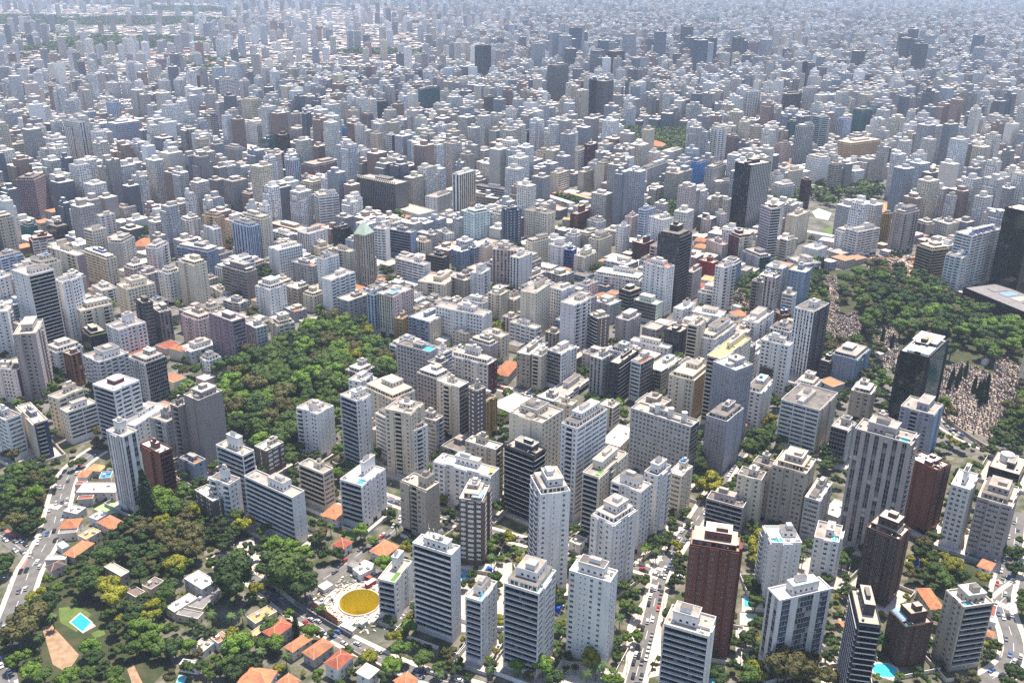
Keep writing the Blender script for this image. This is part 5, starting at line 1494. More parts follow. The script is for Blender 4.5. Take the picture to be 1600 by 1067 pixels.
# hand placed crowns: region, centre of the crown, radius in zoomed pixels, kind
TREE_PTS = """
A3 315,560,92,d 495,790,105,g 680,860,85,g 815,925,70,g 905,800,60,o 520,680,50,o 545,560,38,o 570,510,34,y 600,480,26,o 720,790,50,d 960,940,60,d 1250,960,46,p 1235,870,34,b 1290,800,34,y 1340,720,34,b 1350,660,30,y 1020,700,34,y 820,1020,40,p 900,880,52,o 1060,1010,40,d 430,560,40,d 1250,30,40,p 1330,30,36,b 1120,110,26,g
A2 530,170,190,d 990,100,175,g 830,60,130,d 1110,220,130,d 890,200,110,g 560,740,120,b 500,790,80,b 610,700,80,b 330,470,62,p 500,500,52,p 590,480,46,p 230,620,60,d 160,570,50,d 975,490,52,b 1040,600,22,c 250,930,60,g 380,880,50,b 320,1020,46,g 900,940,52,y 960,860,40,p 1240,660,40,d 1330,650,34,g 1230,1010,60,b 750,820,40,p 90,320,30,y 600,880,90,d 700,900,60,d 460,840,50,d 40,620,36,g 30,760,90,d 1400,1060,40,g 1100,980,30,y
A1 700,230,82,g 900,240,100,y 950,340,100,y 820,120,60,g 830,420,70,o 230,520,150,o 140,640,130,o 300,350,90,y 430,380,50,y 430,500,55,p 310,680,52,p 550,700,46,p 480,270,60,b 400,200,50,b 580,130,50,g 720,110,60,d 1150,150,90,d 1130,60,70,d 1290,120,50,g 1380,60,60,d 1380,250,30,b 1060,420,60,g 1160,600,95,b 1250,700,90,b 1330,770,80,g 1240,950,58,b 860,680,90,b 760,760,90,b 660,880,80,b 950,600,70,d 900,500,60,g 1000,520,50,y 820,560,46,d 180,830,70,b 90,900,60,b 300,880,50,g 250,960,80,b 360,1000,80,g 500,980,60,o 470,1060,60,g 600,930,60,g 740,980,80,g 940,980,80,g 960,1050,70,b 860,930,60,d 640,720,52,d 1010,800,60,g 940,780,46,o 1100,660,70,d 1200,350,46,g 1180,430,50,d 1330,600,26,y 40,720,60,g 40,800,40,g 1340,450,60,g 1400,620,60,g 30,60,80,d 20,130,60,g 620,380,30,d 590,240,55,d
B1 150,300,80,g 260,290,60,g 350,300,55,b 60,350,60,d 180,380,70,g 430,380,55,g 330,400,60,g 240,330,60,d 90,450,60,g 300,460,60,d 200,480,60,o 30,540,60,g 130,560,55,b 230,560,60,g 330,540,50,o 60,640,50,d 180,660,60,d 300,650,60,g 240,750,70,d 330,720,50,g 160,780,50,d 680,210,42,g 610,240,44,g 830,60,40,o 790,110,30,o 30,740,30,y 40,1020,60,d 1310,510,110,b 1220,580,80,b 1390,560,90,b 1240,680,60,c 1360,720,80,y 1130,700,80,d 1060,760,70,d 1300,800,100,o 1380,860,100,o 1200,850,80,d 940,850,70,d 880,920,70,d 1010,930,60,g 820,990,60,g 700,1010,55,d 1150,960,80,d 1290,960,80,d 1390,980,80,o 680,1067,50,g
B2 100,470,90,g 30,530,60,b 60,570,50,g 110,680,90,o 70,790,110,o 170,820,100,o 200,940,90,o 60,930,100,o 250,700,50,d 350,800,60,d 290,860,50,d 530,800,60,g 620,730,75,y 530,770,50,y 480,840,60,d 700,960,60,d 850,900,85,b 980,930,90,b 1100,980,90,b 900,1000,80,g 560,1020,100,g 330,960,30,b 1240,820,70,o 1180,740,40,d 1330,760,36,p 1390,980,60,d 1000,120,60,g 960,50,50,b 1050,100,60,g 1130,180,40,g 1200,170,50,g 1190,100,28,c 1240,190,30,g 1380,300,60,b 1400,260,50,g 1010,300,40,g 340,250,46,g 260,390,60,d 200,400,50,d 360,280,30,g 1160,700,40,p
B3 50,260,60,g 20,350,50,g 720,230,36,b 750,260,30,b 870,460,60,b 850,530,60,y 910,410,44,b 900,660,66,d 880,720,40,d 350,570,46,d 410,640,54,d 420,680,40,g 270,870,52,b 340,380,30,d 460,780,28,p 110,880,30,g 1250,1020,40,p 1320,1030,36,b 1390,1000,30,b 720,620,14,g 30,800,26,y 1370,520,36,b 640,1000,30,g 560,640,20,g
B4 600,890,36,d 640,910,34,d 500,1010,36,d 1110,870,45,d 1180,930,50,d 1240,880,60,g 1290,830,50,g 1180,860,50,d 1340,700,36,b 1330,650,36,g 1370,930,62,y 1390,1000,40,y 1100,980,34,p 1200,1000,30,p 20,950,40,b 60,980,40,b 50,1040,34,y 1300,900,50,d 1370,1050,34,d
B5 230,400,100,y 160,430,70,y 290,370,70,y 150,520,40,o 660,860,90,y 620,940,85,y 690,800,50,y 650,1030,70,y 1000,920,46,p 1380,980,60,g 560,90,80,g 660,60,70,d 720,30,60,g 690,110,50,g 40,840,20,b 910,730,20,g 1140,380,24,b 50,730,30,g 900,170,30,d
B6 590,890,75,o 560,960,70,d 760,1010,60,y 830,1040,60,y 1300,960,50,b 1340,1010,60,d 1400,960,50,g 1390,880,40,g 760,540,28,g 740,90,44,g 800,100,36,d 1000,90,26,g 1080,130,40,o 1200,60,60,d 1290,40,60,g 1370,60,60,d 700,130,30,b 760,190,26,y
A4 1030,190,32,d 1050,310,32,b 940,420,52,b 900,520,46,p 980,450,40,b 1040,680,62,b 960,700,50,b 880,790,46,d 880,850,46,g 840,960,40,b 800,1040,60,b 880,1040,60,b 420,560,42,y 400,600,50,g 380,760,46,b 390,840,56,g 440,780,40,b 360,900,40,d 700,970,36,p 760,950,34,p 620,1020,36,p 520,940,36,g 450,950,34,d 1350,210,56,d 1320,250,40,d 1360,60,40,g 1060,600,26,o 1220,870,26,g 430,400,24,y 1000,350,30,d 820,450,40,d 1180,910,20,d 950,650,34,o
A5 600,60,56,y 570,180,40,g 560,260,60,g 640,290,50,d 640,540,40,g 600,640,46,o 610,700,36,o 880,900,155,o 1000,960,120,o 800,960,100,o 1100,870,60,o 560,980,90,g 640,1010,60,y 500,1000,50,b 1090,980,60,o 1210,610,60,g 1250,730,60,g 1290,800,40,b 1300,880,50,b 1310,980,50,b 1300,300,34,g 1280,350,34,y 1390,290,34,y 1290,440,34,y 1000,30,36,p 610,320,34,g 1230,670,40,d 1320,640,34,d
A6 480,170,56,o 470,90,50,y 560,160,60,d 700,120,88,g 760,200,80,g 800,90,70,y 640,180,60,g 880,110,60,y 1020,100,46,g 1080,170,62,y 1180,750,60,g 1130,830,60,d 1120,760,40,b 240,480,30,y 390,1000,44,b 200,1010,40,b 1000,1010,70,o 880,1050,60,o 1280,1060,60,g 630,1050,30,g 700,990,26,d 440,350,40,y 1390,90,60,d 1330,130,50,d 690,720,24,y 740,900,30,g 20,60,36,g
C1 60,340,40,g 450,320,60,d 480,420,60,d 500,480,60,d 440,570,50,b 400,580,40,g 740,560,40,g 700,620,40,d 800,1000,40,o
C5 690,840,50,y 740,830,60,y 720,900,60,g 640,930,60,b 590,960,60,g 650,1010,60,g 560,1020,50,g 760,880,40,b 700,960,50,g 820,1010,50,g
C4 600,370,40,d 620,420,46,g 640,480,40,g 690,680,56,b 760,690,50,b 820,700,40,b 650,640,46,d 920,760,50,b 940,800,40,g 220,590,40,d 290,600,30,d 340,650,20,b 80,560,24,d
C3 850,340,60,d 900,370,50,g 1320,390,50,d 1300,480,50,d 1360,430,26,c 1300,50,60,b 1340,780,50,b 1320,860,50,d 1350,920,50,d 1390,960,50,g 410,190,50,d 300,980,30,g 1380,850,40,o
D3 1300,1020,60,y 390,560,50,d 420,620,50,g 360,540,40,d 1050,560,40,g 1100,540,30,g
D4 720,510,50,g 690,530,40,d 40,340,50,d 350,120,30,g
D2 760,540,50,d 800,580,50,g 720,580,50,d 820,600,40,d 690,890,60,o 720,940,40,g 440,650,40,g 550,750,50,o 1240,860,40,b 500,310,40,g 20,50,50,d
D1 1200,210,40,g 1240,230,40,g 340,450,36,g
C2 60,600,60,g 30,640,50,d 200,400,60,g 120,430,50,o 50,390,40,g
"""
for ln in TREE_PTS.strip().splitlines():
    t = ln.split()
    for s in t[1:]:
        x, y, rr, kd = s.split(','); rr = float(rr)
        px, py = R(t[0], float(x), float(y)); sc = 16/3
        hz = 6.5
        g = unproj(px, py, hz); dep = proj(*g)[2]; rm = rr / sc * dep / F_PX
        rm = min(max(rm, 1.6), 17)
        hz = (7.5*rm/5) if kd not in 'pc' else (8.5*rm/5*1.6 if kd == 'p' else 6)
        g = unproj(px, py, hz)
        if kd == 'p': rm = max(rm*1.5, 5.0)
        if kd == 'c': rm = max(rm*3.2, 5)
        if pt_blocked(g[0], g[1], 1.0): continue
        place_tree(g[0], g[1], rm, kd, 'trees between the buildings')
# parks filled tree by tree
def park(poly_px, sp, kinds, group, h=7, rmin=4.2, rmax=6.8, avoid=(), lim=400, margin=.95):
    P = [unproj(x, y, h)[:2] for x, y in poly_px]; r = random.Random(len(poly_px)*91 + int(sp*10))
    x0, x1 = min(p[0] for p in P), max(p[0] for p in P); y0, y1 = min(p[1] for p in P), max(p[1] for p in P); n = 0
    y = y0
    while y < y1:
        x = x0 + r.uniform(0, sp)
        while x < x1:
            xx, yy = x + r.uniform(-.35,.35)*sp, y + r.uniform(-.35,.35)*sp; x += sp
            if not inpoly(xx, yy, P) or pt_blocked(xx, yy, 2.5) or near_tree(xx, yy, sp*.8) or road_dist(xx, yy) < 1.0: continue
            if any(inpoly(xx, yy, A) for k, A in AREAS if k not in ('site', 'paving', 'under', 'gard')): continue
            place_tree(xx, yy, r.uniform(rmin, rmax), r.choice(kinds), group); n += 1
            if n >= lim: return
        y += sp*.87
park([(345,572),(420,535),(480,505),(525,498),(560,512),(612,545),(622,590),(560,588),(532,620),(515,700),(470,740),(440,735),(400,690),(352,650),(340,600)], 9.6, 'dgggggbbyo', 'trees of the wooded park', rmin=5.2, rmax=9.2)
park([(1150,440),(1190,430),(1300,425),(1330,445),(1300,470),(1285,500),(1260,470),(1225,470),(1190,455),(1170,470),(1150,465)], 9.5, 'ddgggby', 'trees of the cemetery', rmin=5, rmax=7.5)
park([(1330,430),(1400,405),(1460,440),(1490,470),(1560,500),(1610,520),(1610,690),(1560,640),(1585,600),(1540,560),(1490,530),(1440,520),(1400,530),(1350,525),(1345,480)], 11.5, 'ddggggbbo', 'trees of the cemetery', rmin=5.5, rmax=9.5)
park([(1150,430),(1330,425),(1400,400),(1500,470),(1620,500),(1620,740),(1560,690),(1480,660),(1400,640),(1330,590),(1280,560),(1240,480)], 24, 'dggob', 'trees of the cemetery', rmin=4.5, rmax=7.5)
park([(1280,500),(1340,520),(1370,560),(1345,590),(1290,570)], 10, 'dgo', 'trees of the cemetery')
park([(1540,680),(1570,640),(1610,700),(1610,730),(1560,720)], 9.5, 'gdo', 'trees of the cemetery')
park([(1345,585),(1375,570),(1395,600),(1390,640),(1360,640)], 9, 'gbd', 'trees of the cemetery')
park([(60,915),(110,880),(190,850),(230,800),(300,790),(320,850),(300,885),(262,930),(275,960),(262,1010),(230,1070),(20,1070),(10,1010),(30,960)], 10.2, 'dddggobyb', 'trees of the villa gardens', rmin=4.0, rmax=7.6)
park([(0,735),(45,722),(92,745),(72,790),(66,830),(25,822),(0,810)], 8, 'dggbo', 'trees of the left wood', rmin=4, rmax=6)
park([(186,830),(230,790),(290,790),(310,840),(290,875),(230,890),(170,880)], 8, 'ddoo', 'trees of the dark woodland', rmin=4, rmax=6)
park([(1060,690),(1090,680),(1110,720),(1090,750),(1075,740)], 8, 'ddg', 'trees between the buildings')
park([(1200,1040),(1290,1000),(1320,1060),(1200,1075)], 8, 'og', 'trees between the buildings')
park([(1010,322),(1040,315),(1062,335),(1050,352),(1015,350)], 11, 'dg', 'trees of the far garden squares', rmin=5)
# loose trees in the gardens round the foreground towers
r = random.Random(404)
for (x0,y0,x1,y1,n,kk) in ((590,830,1010,1067,120,'ddggbyo'),(860,620,1110,900,60,'ddgb'),(1040,680,1340,1067,150,'ddggyb'),(1330,680,1600,1067,110,'ddgby'),(270,620,620,900,130,'ddggb'),(240,880,640,1067,110,'dgbyo'),(0,560,260,740,50,'dgo'),(640,640,900,860,70,'ddg'),(1150,600,1350,760,50,'dg')):
    for _ in range(int(n*1.7)):
        g = unproj(r.uniform(x0,x1), r.uniform(y0,y1), 3); rr = r.uniform(2.6, 5.2)
        if pt_blocked(g[0], g[1], 1.2) or near_tree(g[0], g[1], rr*1.4) or road_dist(g[0], g[1]) < 2.6 or math.dist(g[:2], PIT_C) < 20: continue
        if any(inpoly(g[0], g[1], A) for k_, A in AREAS if k_ in ('court','court2','site','graves','orangeplay','lawn')): continue
        place_tree(g[0], g[1], rr, r.choice(kk), 'trees between the buildings')
for x, y, k in ((1462,540,'c'),(1470,545,'c'),(1478,535,'c'),(1486,550,'c'),(1455,552,'c'),(1502,532,'c'),(1494,540,'c'),(1486,600,'c'),(1493,608,'c'),(1498,596,'c'),(1481,612,'c'),(1520,615,'c'),(1527,622,'c'),(1533,618,'c'),(1541,610,'c'),(1538,632,'c'),(1530,636,'c'),(1378,535,'c'),(1348,520,'c'),(1392,545,'c'),(1284,422,'c'),(1420,490,'c'),(1507,590,'c')):
    g = unproj(x, y, 0)
    if not pt_blocked(g[0], g[1], 1): place_tree(g[0], g[1], 5.5, k, 'cypresses of the cemetery')
# the broad trees that show largest are objects, the rest of the canopy is one mass
def shown(t): X, Y, Z = proj(t[0], t[1], 6); return (t[2]/Z) * (1 if -10 < X < 1610 and Y < 1085 else .01)
BR = sorted([t for t in WANT if t[3] not in 'cp'], key=shown, reverse=True)
for t in BR[:296] + [t for t in WANT if t[3] in 'cp']: make_tree(*t)
FARM = {}
def far_crown(kd, k):
    if (kd, k) not in FARM:
        q = MB(); crown_geo(q, LEAF[kd], random.Random(900 + ord(kd)*3 + k), nl=12, per=46, ls=.62, flat=(.6,.75)[k])
        FARM[(kd, k)] = (np.array(q.v, 'f'), [len(f) for f in q.f], np.array([i for f in q.f for i in f], 'i'))
    return FARM[(kd, k)]
kinds = 'dgyob'; VV, LT, LV, MI = [], [], [], []; base = 0; r = random.Random(12)
for (x, y, rr, kd, gq, z) in BR[296:]:
    v, lt, li = far_crown(kd, r.randrange(2)); s = rr/5.0; a = r.uniform(0, 6.28); c_, s_ = math.cos(a), math.sin(a)
    w = np.stack([(v[:,0]*c_ - v[:,1]*s_)*s + x, (v[:,0]*s_ + v[:,1]*c_)*s + y, v[:,2]*s*r.uniform(.9,1.15)], 1)
    VV.append(w); LT += lt; LV.append(li + base); base += len(v); MI += [kinds.index(kd)]*len(lt)
VV = np.concatenate(VV); LV = np.concatenate(LV); LT = np.array(LT, 'i')
me = D.meshes.new('tree_canopy'); me.vertices.add(len(VV)); me.vertices.foreach_set('co', VV.ravel()); me.loops.add(len(LV)); me.loops.foreach_set('vertex_index', LV.astype('i'))
me.polygons.add(len(LT)); me.polygons.foreach_set('loop_start', np.concatenate([[0], np.cumsum(LT)[:-1]]).astype('i')); me.polygons.foreach_set('loop_total', LT)
for kd in kinds: me.materials.append(LEAF[kd])
me.polygons.foreach_set('material_index', np.array(MI, 'i')); me.update(); me.validate()
o = D.objects.new('tree_canopy', me); COL.objects.link(o); o['kind'] = 'stuff'; o['label'] = 'closed green tree canopy of the park and the cemetery'
for k, v in TP.items():       # drop unused prototypes
    for i, o in enumerate(v):
        if not used[k][i]:
            for ch in list(o.children): D.objects.remove(ch)
            D.objects.remove(o)
print('TREES', len(WANT))
# low shrubs, one mass of ground cover in the gardens
b = MB(); r = random.Random(5)
SHR = [(0,985,330,1067,900),(380,850,520,1067,150),(600,900,1010,1067,420),(860,850,1010,1067,160),(930,830,1060,1000,100),(1160,900,1340,1067,300),(1370,860,1560,1067,200),(480,810,560,880,60),(1430,850,1530,920,120),(100,800,330,990,400)]
for x0,y0,x1,y1,n in SHR:
    for k in range(int(n*1.6)):
        g = unproj(r.uniform(x0,x1), r.uniform(y0,y1), .5)
        if pt_blocked(g[0], g[1], .6) or road_dist(g[0], g[1]) < 3.2 or math.dist(g[:2], PIT_C) < 24: continue
        if any(inpoly(g[0], g[1], A) for k_, A in AREAS if k_ in ('court','court2','site','lawn','sand','graves','orangeplay','dirtpath')): continue
        m = LEAF[r.choice('dggbby')]
        crown_geo(b, m, r, rad_=r.uniform(1.0,2.3), zc=.6, nl=3, per=18, ls=.40, core=False)
sh = b.build('garden_shrubs', None, 'stuff'); sh['label'] = 'low green shrubs and hedging filling the gardens between towers'

# ---------------------------------------------------------------- low buildings that fill the blocks between the towers
def zone_angle(x, y): return rad(33) if x > .27*y + 60 else rad(55)
gp = [[unproj(x, y, 0)[:2] for x, y in P] for P in (
    [(330,575),(420,535),(520,495),(618,540),(625,600),(560,600),(535,640),(525,720),(470,750),(345,660)],
    [(1140,450),(1200,425),(1330,420),(1400,400),(1500,470),(1620,500),(1620,740),(1540,705),(1480,665),(1400,650),(1330,590),(1280,560),(1240,480)],
    [(950,205),(1080,205),(1090,250),(970,262)], [(540,250),(612,250),(612,278),(540,280)], [(1240,300),(1390,290),(1400,360),(1250,370)], [(1410,400),(1440,395),(1450,430),(1390,430)])]
def in_green(x, y): return any(inpoly(x, y, P) for P in gp)
fr = random.Random(21); LOWN = 0; STUFF = []
WALLS_FAR = [(.70,.68,.66),(.66,.62,.56),(.68,.67,.66),(.62,.60,.55),(.55,.55,.56),(.50,.47,.42),(.44,.42,.40),(.36,.36,.38),(.60,.60,.60),(.30,.28,.27),(.46,.40,.37),(.25,.27,.31),(.40,.44,.48),(.13,.14,.17),(.30,.20,.17),(.52,.46,.36)]
ROOFS_FAR = [(.44,.41,.37),(.58,.56,.53),(.38,.34,.30),(.66,.64,.61),(.28,.25,.22)]
def screen(x, y): return proj(x, y, 0)
cells = []
for za, step in ((rad(55), 23.0), (rad(33), 23.0), (rad(55), 27.0), (rad(33), 27.0)):
    c, s = math.cos(za), math.sin(za)
    for i in range(-160, 160):
        for j in range(-160, 160):
            gx = i*step + (i//4)*10; gy = j*step + (j//3)*11
            x, y = gx*c - gy*s, gx*s + gy*c
            if y < 250 or y > 2600 or (step == 23.0) != (y < 1150) or abs(x) > .62*y + 60 or abs(zone_angle(x, y) - za) > .01: continue
            cells.append((y, x, za))
cells.sort()
for y, x, za in cells:
    px, py, _ = proj(x, y, 0)
    if px < -40 or px > 1640 or in_green(x, y): continue
    if py > 690 and not (560 < px < 900 and py < 780) and not (1060 < px < 1400 and py < 820): continue
    if any(inpoly(x, y, A) for k, A in AREAS if k not in ('site','under','gard')): continue
    w, d = (fr.uniform(14, 21), fr.uniform(14, 21)) if y < 1150 else (fr.uniform(14, 24), fr.uniform(13, 22))
    P = rect(x, y, w, d, za)
    if blocked(P, 1.2) or road_dist(x, y) < 10: 
        w, d = 11, 11; P = rect(x, y, w, d, za)
        if blocked(P, .8) or road_dist(x, y) < 8: continue
    if any(math.hypot(a-x, c_-y) < rr*.55 + 6 for a, c_, rr in TREES if abs(a-x) < 16 and abs(c_-y) < 16): continue
    sparse = px < 640 - 1.2*py and y > 1600
    far_right = px > 1380 and 180 < py < 340
    pt = .22 if sparse else (.32 if far_right else (.80 if y > 1150 else (.70 if y > 600 else .2)))
    H = (fr.uniform(30, 60) if y < 1150 else fr.uniform(36, 78)) if fr.random() < pt else fr.uniform(8, 24)
    if py < 200 and not sparse and fr.random() < .2: H = fr.uniform(50, 80)
    lim = .11 if y < 1150 else .2
    for _ in range(7):
        if hides(P, H) <= lim: break
        H *= .75
    if H < 5: H = fr.uniform(4.5, 7)
    if y < 1150 and LOWN < 235:
        rt = fr.random(); col = fr.choice(('white','white','cream','cream','grey','beige','pinkgrey','bluegrey','pink','taupe'))
        e = dict(p=(P[0][0], P[0][1], H), la=d, lb=w, ta=za + math.pi/2, tb=za, h=H, col=[col], st=fr.choice((['b','p'],['p','b'],['d','p'],['p','d'],['k','p'],['v','b'])), ex=['' if H > 10 else '-'], lbl='', plus=False)
        if H < 9 and rt < .7:
            o = house((P[0][0], P[0][1]), d, w, za + math.pi/2, za, H, fr.choice((M_TILE, M_TILE, M_REDTILE, M_GREYROOF, M_LIGHTROOF, M_ROOFS[1])), fr.choice(('hip','flat')), 'x', fr, far=True)
            o['group'] = 'low buildings between the towers'
            mn = [c for c in o.children if c.name.startswith('roof')][0].data.materials[0].name
            ask_label(o, {'orange_roof_tile':'orange roofed','red_roof_tile':'red roofed','grey_roof':'grey roofed','corrugated_roof':'sheet roofed','roof_white':'white roofed'}.get(mn, 'pale walled') + (' house' if 'house' in o.name else ' low building'), x, y, H)
        else:
            root = thing('city_block', 'x', 'city block', (x, y, 0), 0, 'low buildings between the towers')
            build_building(e, root, fr, 1 if y < 900 else 0)
            ask_label(root, f"{'' if H > 20 else 'low '}{CNAME.get(col, col)} {FNAME[e['st'][0]]} infill block".replace('  ', ' '), x, y, H)
        LOWN += 1; add_foot(P)
    else: STUFF.append((x, y, w, d, za, H))
# farther than 2.6 km: coarser lots, all of them one mass
r = random.Random(8)
def vnoise(x, y, s, seed=0):
    def h(i, j): return ((math.sin(i*127.1 + j*311.7 + seed*17.3)*43758.5453) % 1.0)
    x /= s; y /= s; i, j = math.floor(x), math.floor(y); u, v = x-i, y-j; u = u*u*(3-2*u); v = v*v*(3-2*v)
    return (h(i,j)*(1-u)+h(i+1,j)*u)*(1-v) + (h(i,j+1)*(1-u)+h(i+1,j+1)*u)*v
FT = []
y = 2600.0
while y < 12500:
    st = 25 + (y-2600)*.0042; x = -.60*y - 50
    while x < .60*y + 50:
        xx, yy = x + r.uniform(-.3,.3)*st, y + r.uniform(-.3,.3)*st; x += st
        g = vnoise(xx, yy, 520, 3); px = proj(xx, yy, 0)[0]; py = proj(xx, yy, 0)[1]
        left = px < 640 + vnoise(xx, yy, 900)*260 and py > 8
        if g > (.66 if left else .78) and py < 165: FT.append((xx, yy, st*.8)); 
        if g > (.70 if left else .82): continue
        if r.random() < .10: continue
        t = vnoise(xx, yy, 650, 9); pt = (.04 if left else .40) + max(0, t-.45)*(.9 if not left else .25)
        H = r.uniform(32, 85) if r.random() < pt else r.uniform(5, 14)
        w, d = r.uniform(.55,.9)*st, r.uniform(.45,.85)*st
        if H > 30: w, d = min(w, 21), min(d, 19)
        if H < 20 and r.random() < .10: w *= 2.0; d *= 1.3
        if 830 < px < 1520 and y < 3600 and r.random() < .02: H = r.uniform(95, 140); w = r.uniform(24, 34); d = r.uniform(22, 30)
        STUFF.append((xx, yy, w, d, rad(40 + 50*(vnoise(xx, yy, 1500, 5)-.5)), H))
    y += st
print('LOW', LOWN, 'STUFF', len(STUFF), 'far trees', len(FT))
# the mass as one mesh: boxes with a colour per building and wall coordinates in metres
M_CITY = D.materials.new('distant_walls'); M_CITY.use_nodes = True
t = M_CITY.node_tree; n = t.nodes; L = t.links; bs = n['Principled BSDF']; bs.inputs['Roughness'].default_value = .8; bs.inputs['Specular IOR Level'].default_value = .3
at = n.new('ShaderNodeVertexColor'); at.layer_name = 'col'; uv = n.new('ShaderNodeUVMap'); uv.uv_map = 'UVMap'
sx = n.new('ShaderNodeSeparateXYZ'); L.new(uv.outputs[0], sx.inputs[0])
def mth(op, a, b_=None, c=None):
    x = n.new('ShaderNodeMath'); x.operation = op
    for i, v in enumerate((a, b_, c)):
        if v is None: continue
        if isinstance(v, (int, float)): x.inputs[i].default_value = v
        else: L.new(v, x.inputs[i])
    return x.outputs[0]
fu = mth('FRACT', mth('DIVIDE', sx.outputs[0], 3.1)); fv = mth('FRACT', mth('DIVIDE', sx.outputs[1], 3.1))
wmask = mth('MULTIPLY', mth('LESS_THAN', fu, .54), mth('GREATER_THAN', fv, .45)); wmask = mth('MULTIPLY', wmask, mth('GREATER_THAN', sx.outputs[1], 0))
nz = n.new('ShaderNodeTexWhiteNoise'); nz.noise_dimensions = '2D'
cb = n.new('ShaderNodeCombineXYZ'); L.new(mth('FLOOR', mth('DIVIDE', sx.outputs[0], 3.1)), cb.inputs[0]); L.new(mth('FLOOR', mth('DIVIDE', sx.outputs[1], 3.1)), cb.inputs[1]); L.new(cb.outputs[0], nz.inputs['Vector'])
mx = n.new('ShaderNodeMix'); mx.data_type = 'RGBA'; L.new(mth('MULTIPLY', wmask, mth('GREATER_THAN', nz.outputs['Value'], .15)), mx.inputs[0]); L.new(at.outputs['Color'], mx.inputs[6]); mx.inputs[7].default_value = (.12,.125,.14,1)
L.new(mx.outputs[2], bs.inputs['Base Color'])
V, C_, U = [], [], []
def addbox(x, y, w, d, a, z0, z1, wc, rc, plain=False):
    c, s = math.cos(a), math.sin(a); P = [(x+px_*c-py_*s, y+px_*s+py_*c) for px_, py_ in ((-w/2,-d/2),(w/2,-d/2),(w/2,d/2),(-w/2,d/2))]; u0 = 0.0
    for i in range(4):
        p, q = P[i], P[(i+1)%4]; l = w if i % 2 == 0 else d
        V.extend(((p[0],p[1],z0),(q[0],q[1],z0),(q[0],q[1],z1),(p[0],p[1],z1)))
        if plain: U.extend(((0,-1),)*4)
        else: U.extend(((u0,z0+.01),(u0+l,z0+.01),(u0+l,z1),(u0,z1)))
        u0 += l + 1.5; C_.extend((wc,)*4)
    V.extend(((P[0][0],P[0][1],z1),(P[1][0],P[1][1],z1),(P[2][0],P[2][1],z1),(P[3][0],P[3][1],z1))); U.extend(((0,-1),)*4); C_.extend((rc,)*4)
for (x, y, w, d, a, H) in STUFF:
    k = r.uniform(.8, 1.1); wc = tuple(c*k for c in r.choice(WALLS_FAR)); rc = r.choice(ROOFS_FAR)
    if H > 95: wc = r.choice(((.05,.08,.14),(.06,.07,.09),(.10,.14,.20),(.30,.32,.36)))
    if H < 12 and r.random() < .30: rc = (.36,.17,.10)
    plain = r.random() < .12
    if H > 24 and r.random() < .45 and y < 2600:   # stepped or notched plan
        addbox(x, y, w*.62, d, a, 0, H, wc, rc, plain); c, s = math.cos(a), math.sin(a)
        for sg in (1, -1): addbox(x + c*sg*w*.405, y + s*sg*w*.405, w*.19, d*r.uniform(.5,.9), a, 0, H*r.uniform(.8,1.0) - .4, wc, rc, False)
    else: addbox(x, y, w, d, a, 0, H, wc, rc, plain)
    if H > 14 and (y < 4500 or H > 40):
        addbox(x + r.uniform(-.15,.15)*w, y + r.uniform(-.15,.15)*d, w*r.uniform(.3,.5), d*r.uniform(.3,.5), a, H, H + r.uniform(3,6), wc, r.choice(ROOFS_FAR), True)
        if y < 2600 and r.random() < .6: addbox(x + r.uniform(-.3,.3)*w, y + r.uniform(-.3,.3)*d, 3, 3, a, H, H + r.uniform(1.5,3), wc, rc, True)
nv = len(V); me = D.meshes.new('distant_city'); me.vertices.add(nv); me.vertices.foreach_set('co', np.array(V, 'f').ravel())
me.loops.add(nv); me.loops.foreach_set('vertex_index', np.arange(nv, dtype='i')); nq = nv//4
me.polygons.add(nq); me.polygons.foreach_set('loop_start', np.arange(0, nv, 4, dtype='i')); me.polygons.foreach_set('loop_total', np.full(nq, 4, 'i'))
ul = me.uv_layers.new(name='UVMap'); ul.data.foreach_set('uv', np.array(U, 'f').ravel())
cl = me.color_attributes.new('col', 'FLOAT_COLOR', 'CORNER'); ca = np.ones((nv, 4), 'f'); ca[:, :3] = np.array(C_, 'f'); cl.data.foreach_set('color', ca.ravel())
me.materials.append(M_CITY); me.update(); me.validate()
o = D.objects.new('distant_city', me); COL.objects.link(o); o['kind'] = 'stuff'; o['label'] = 'mass of distant buildings reaching to the horizon'
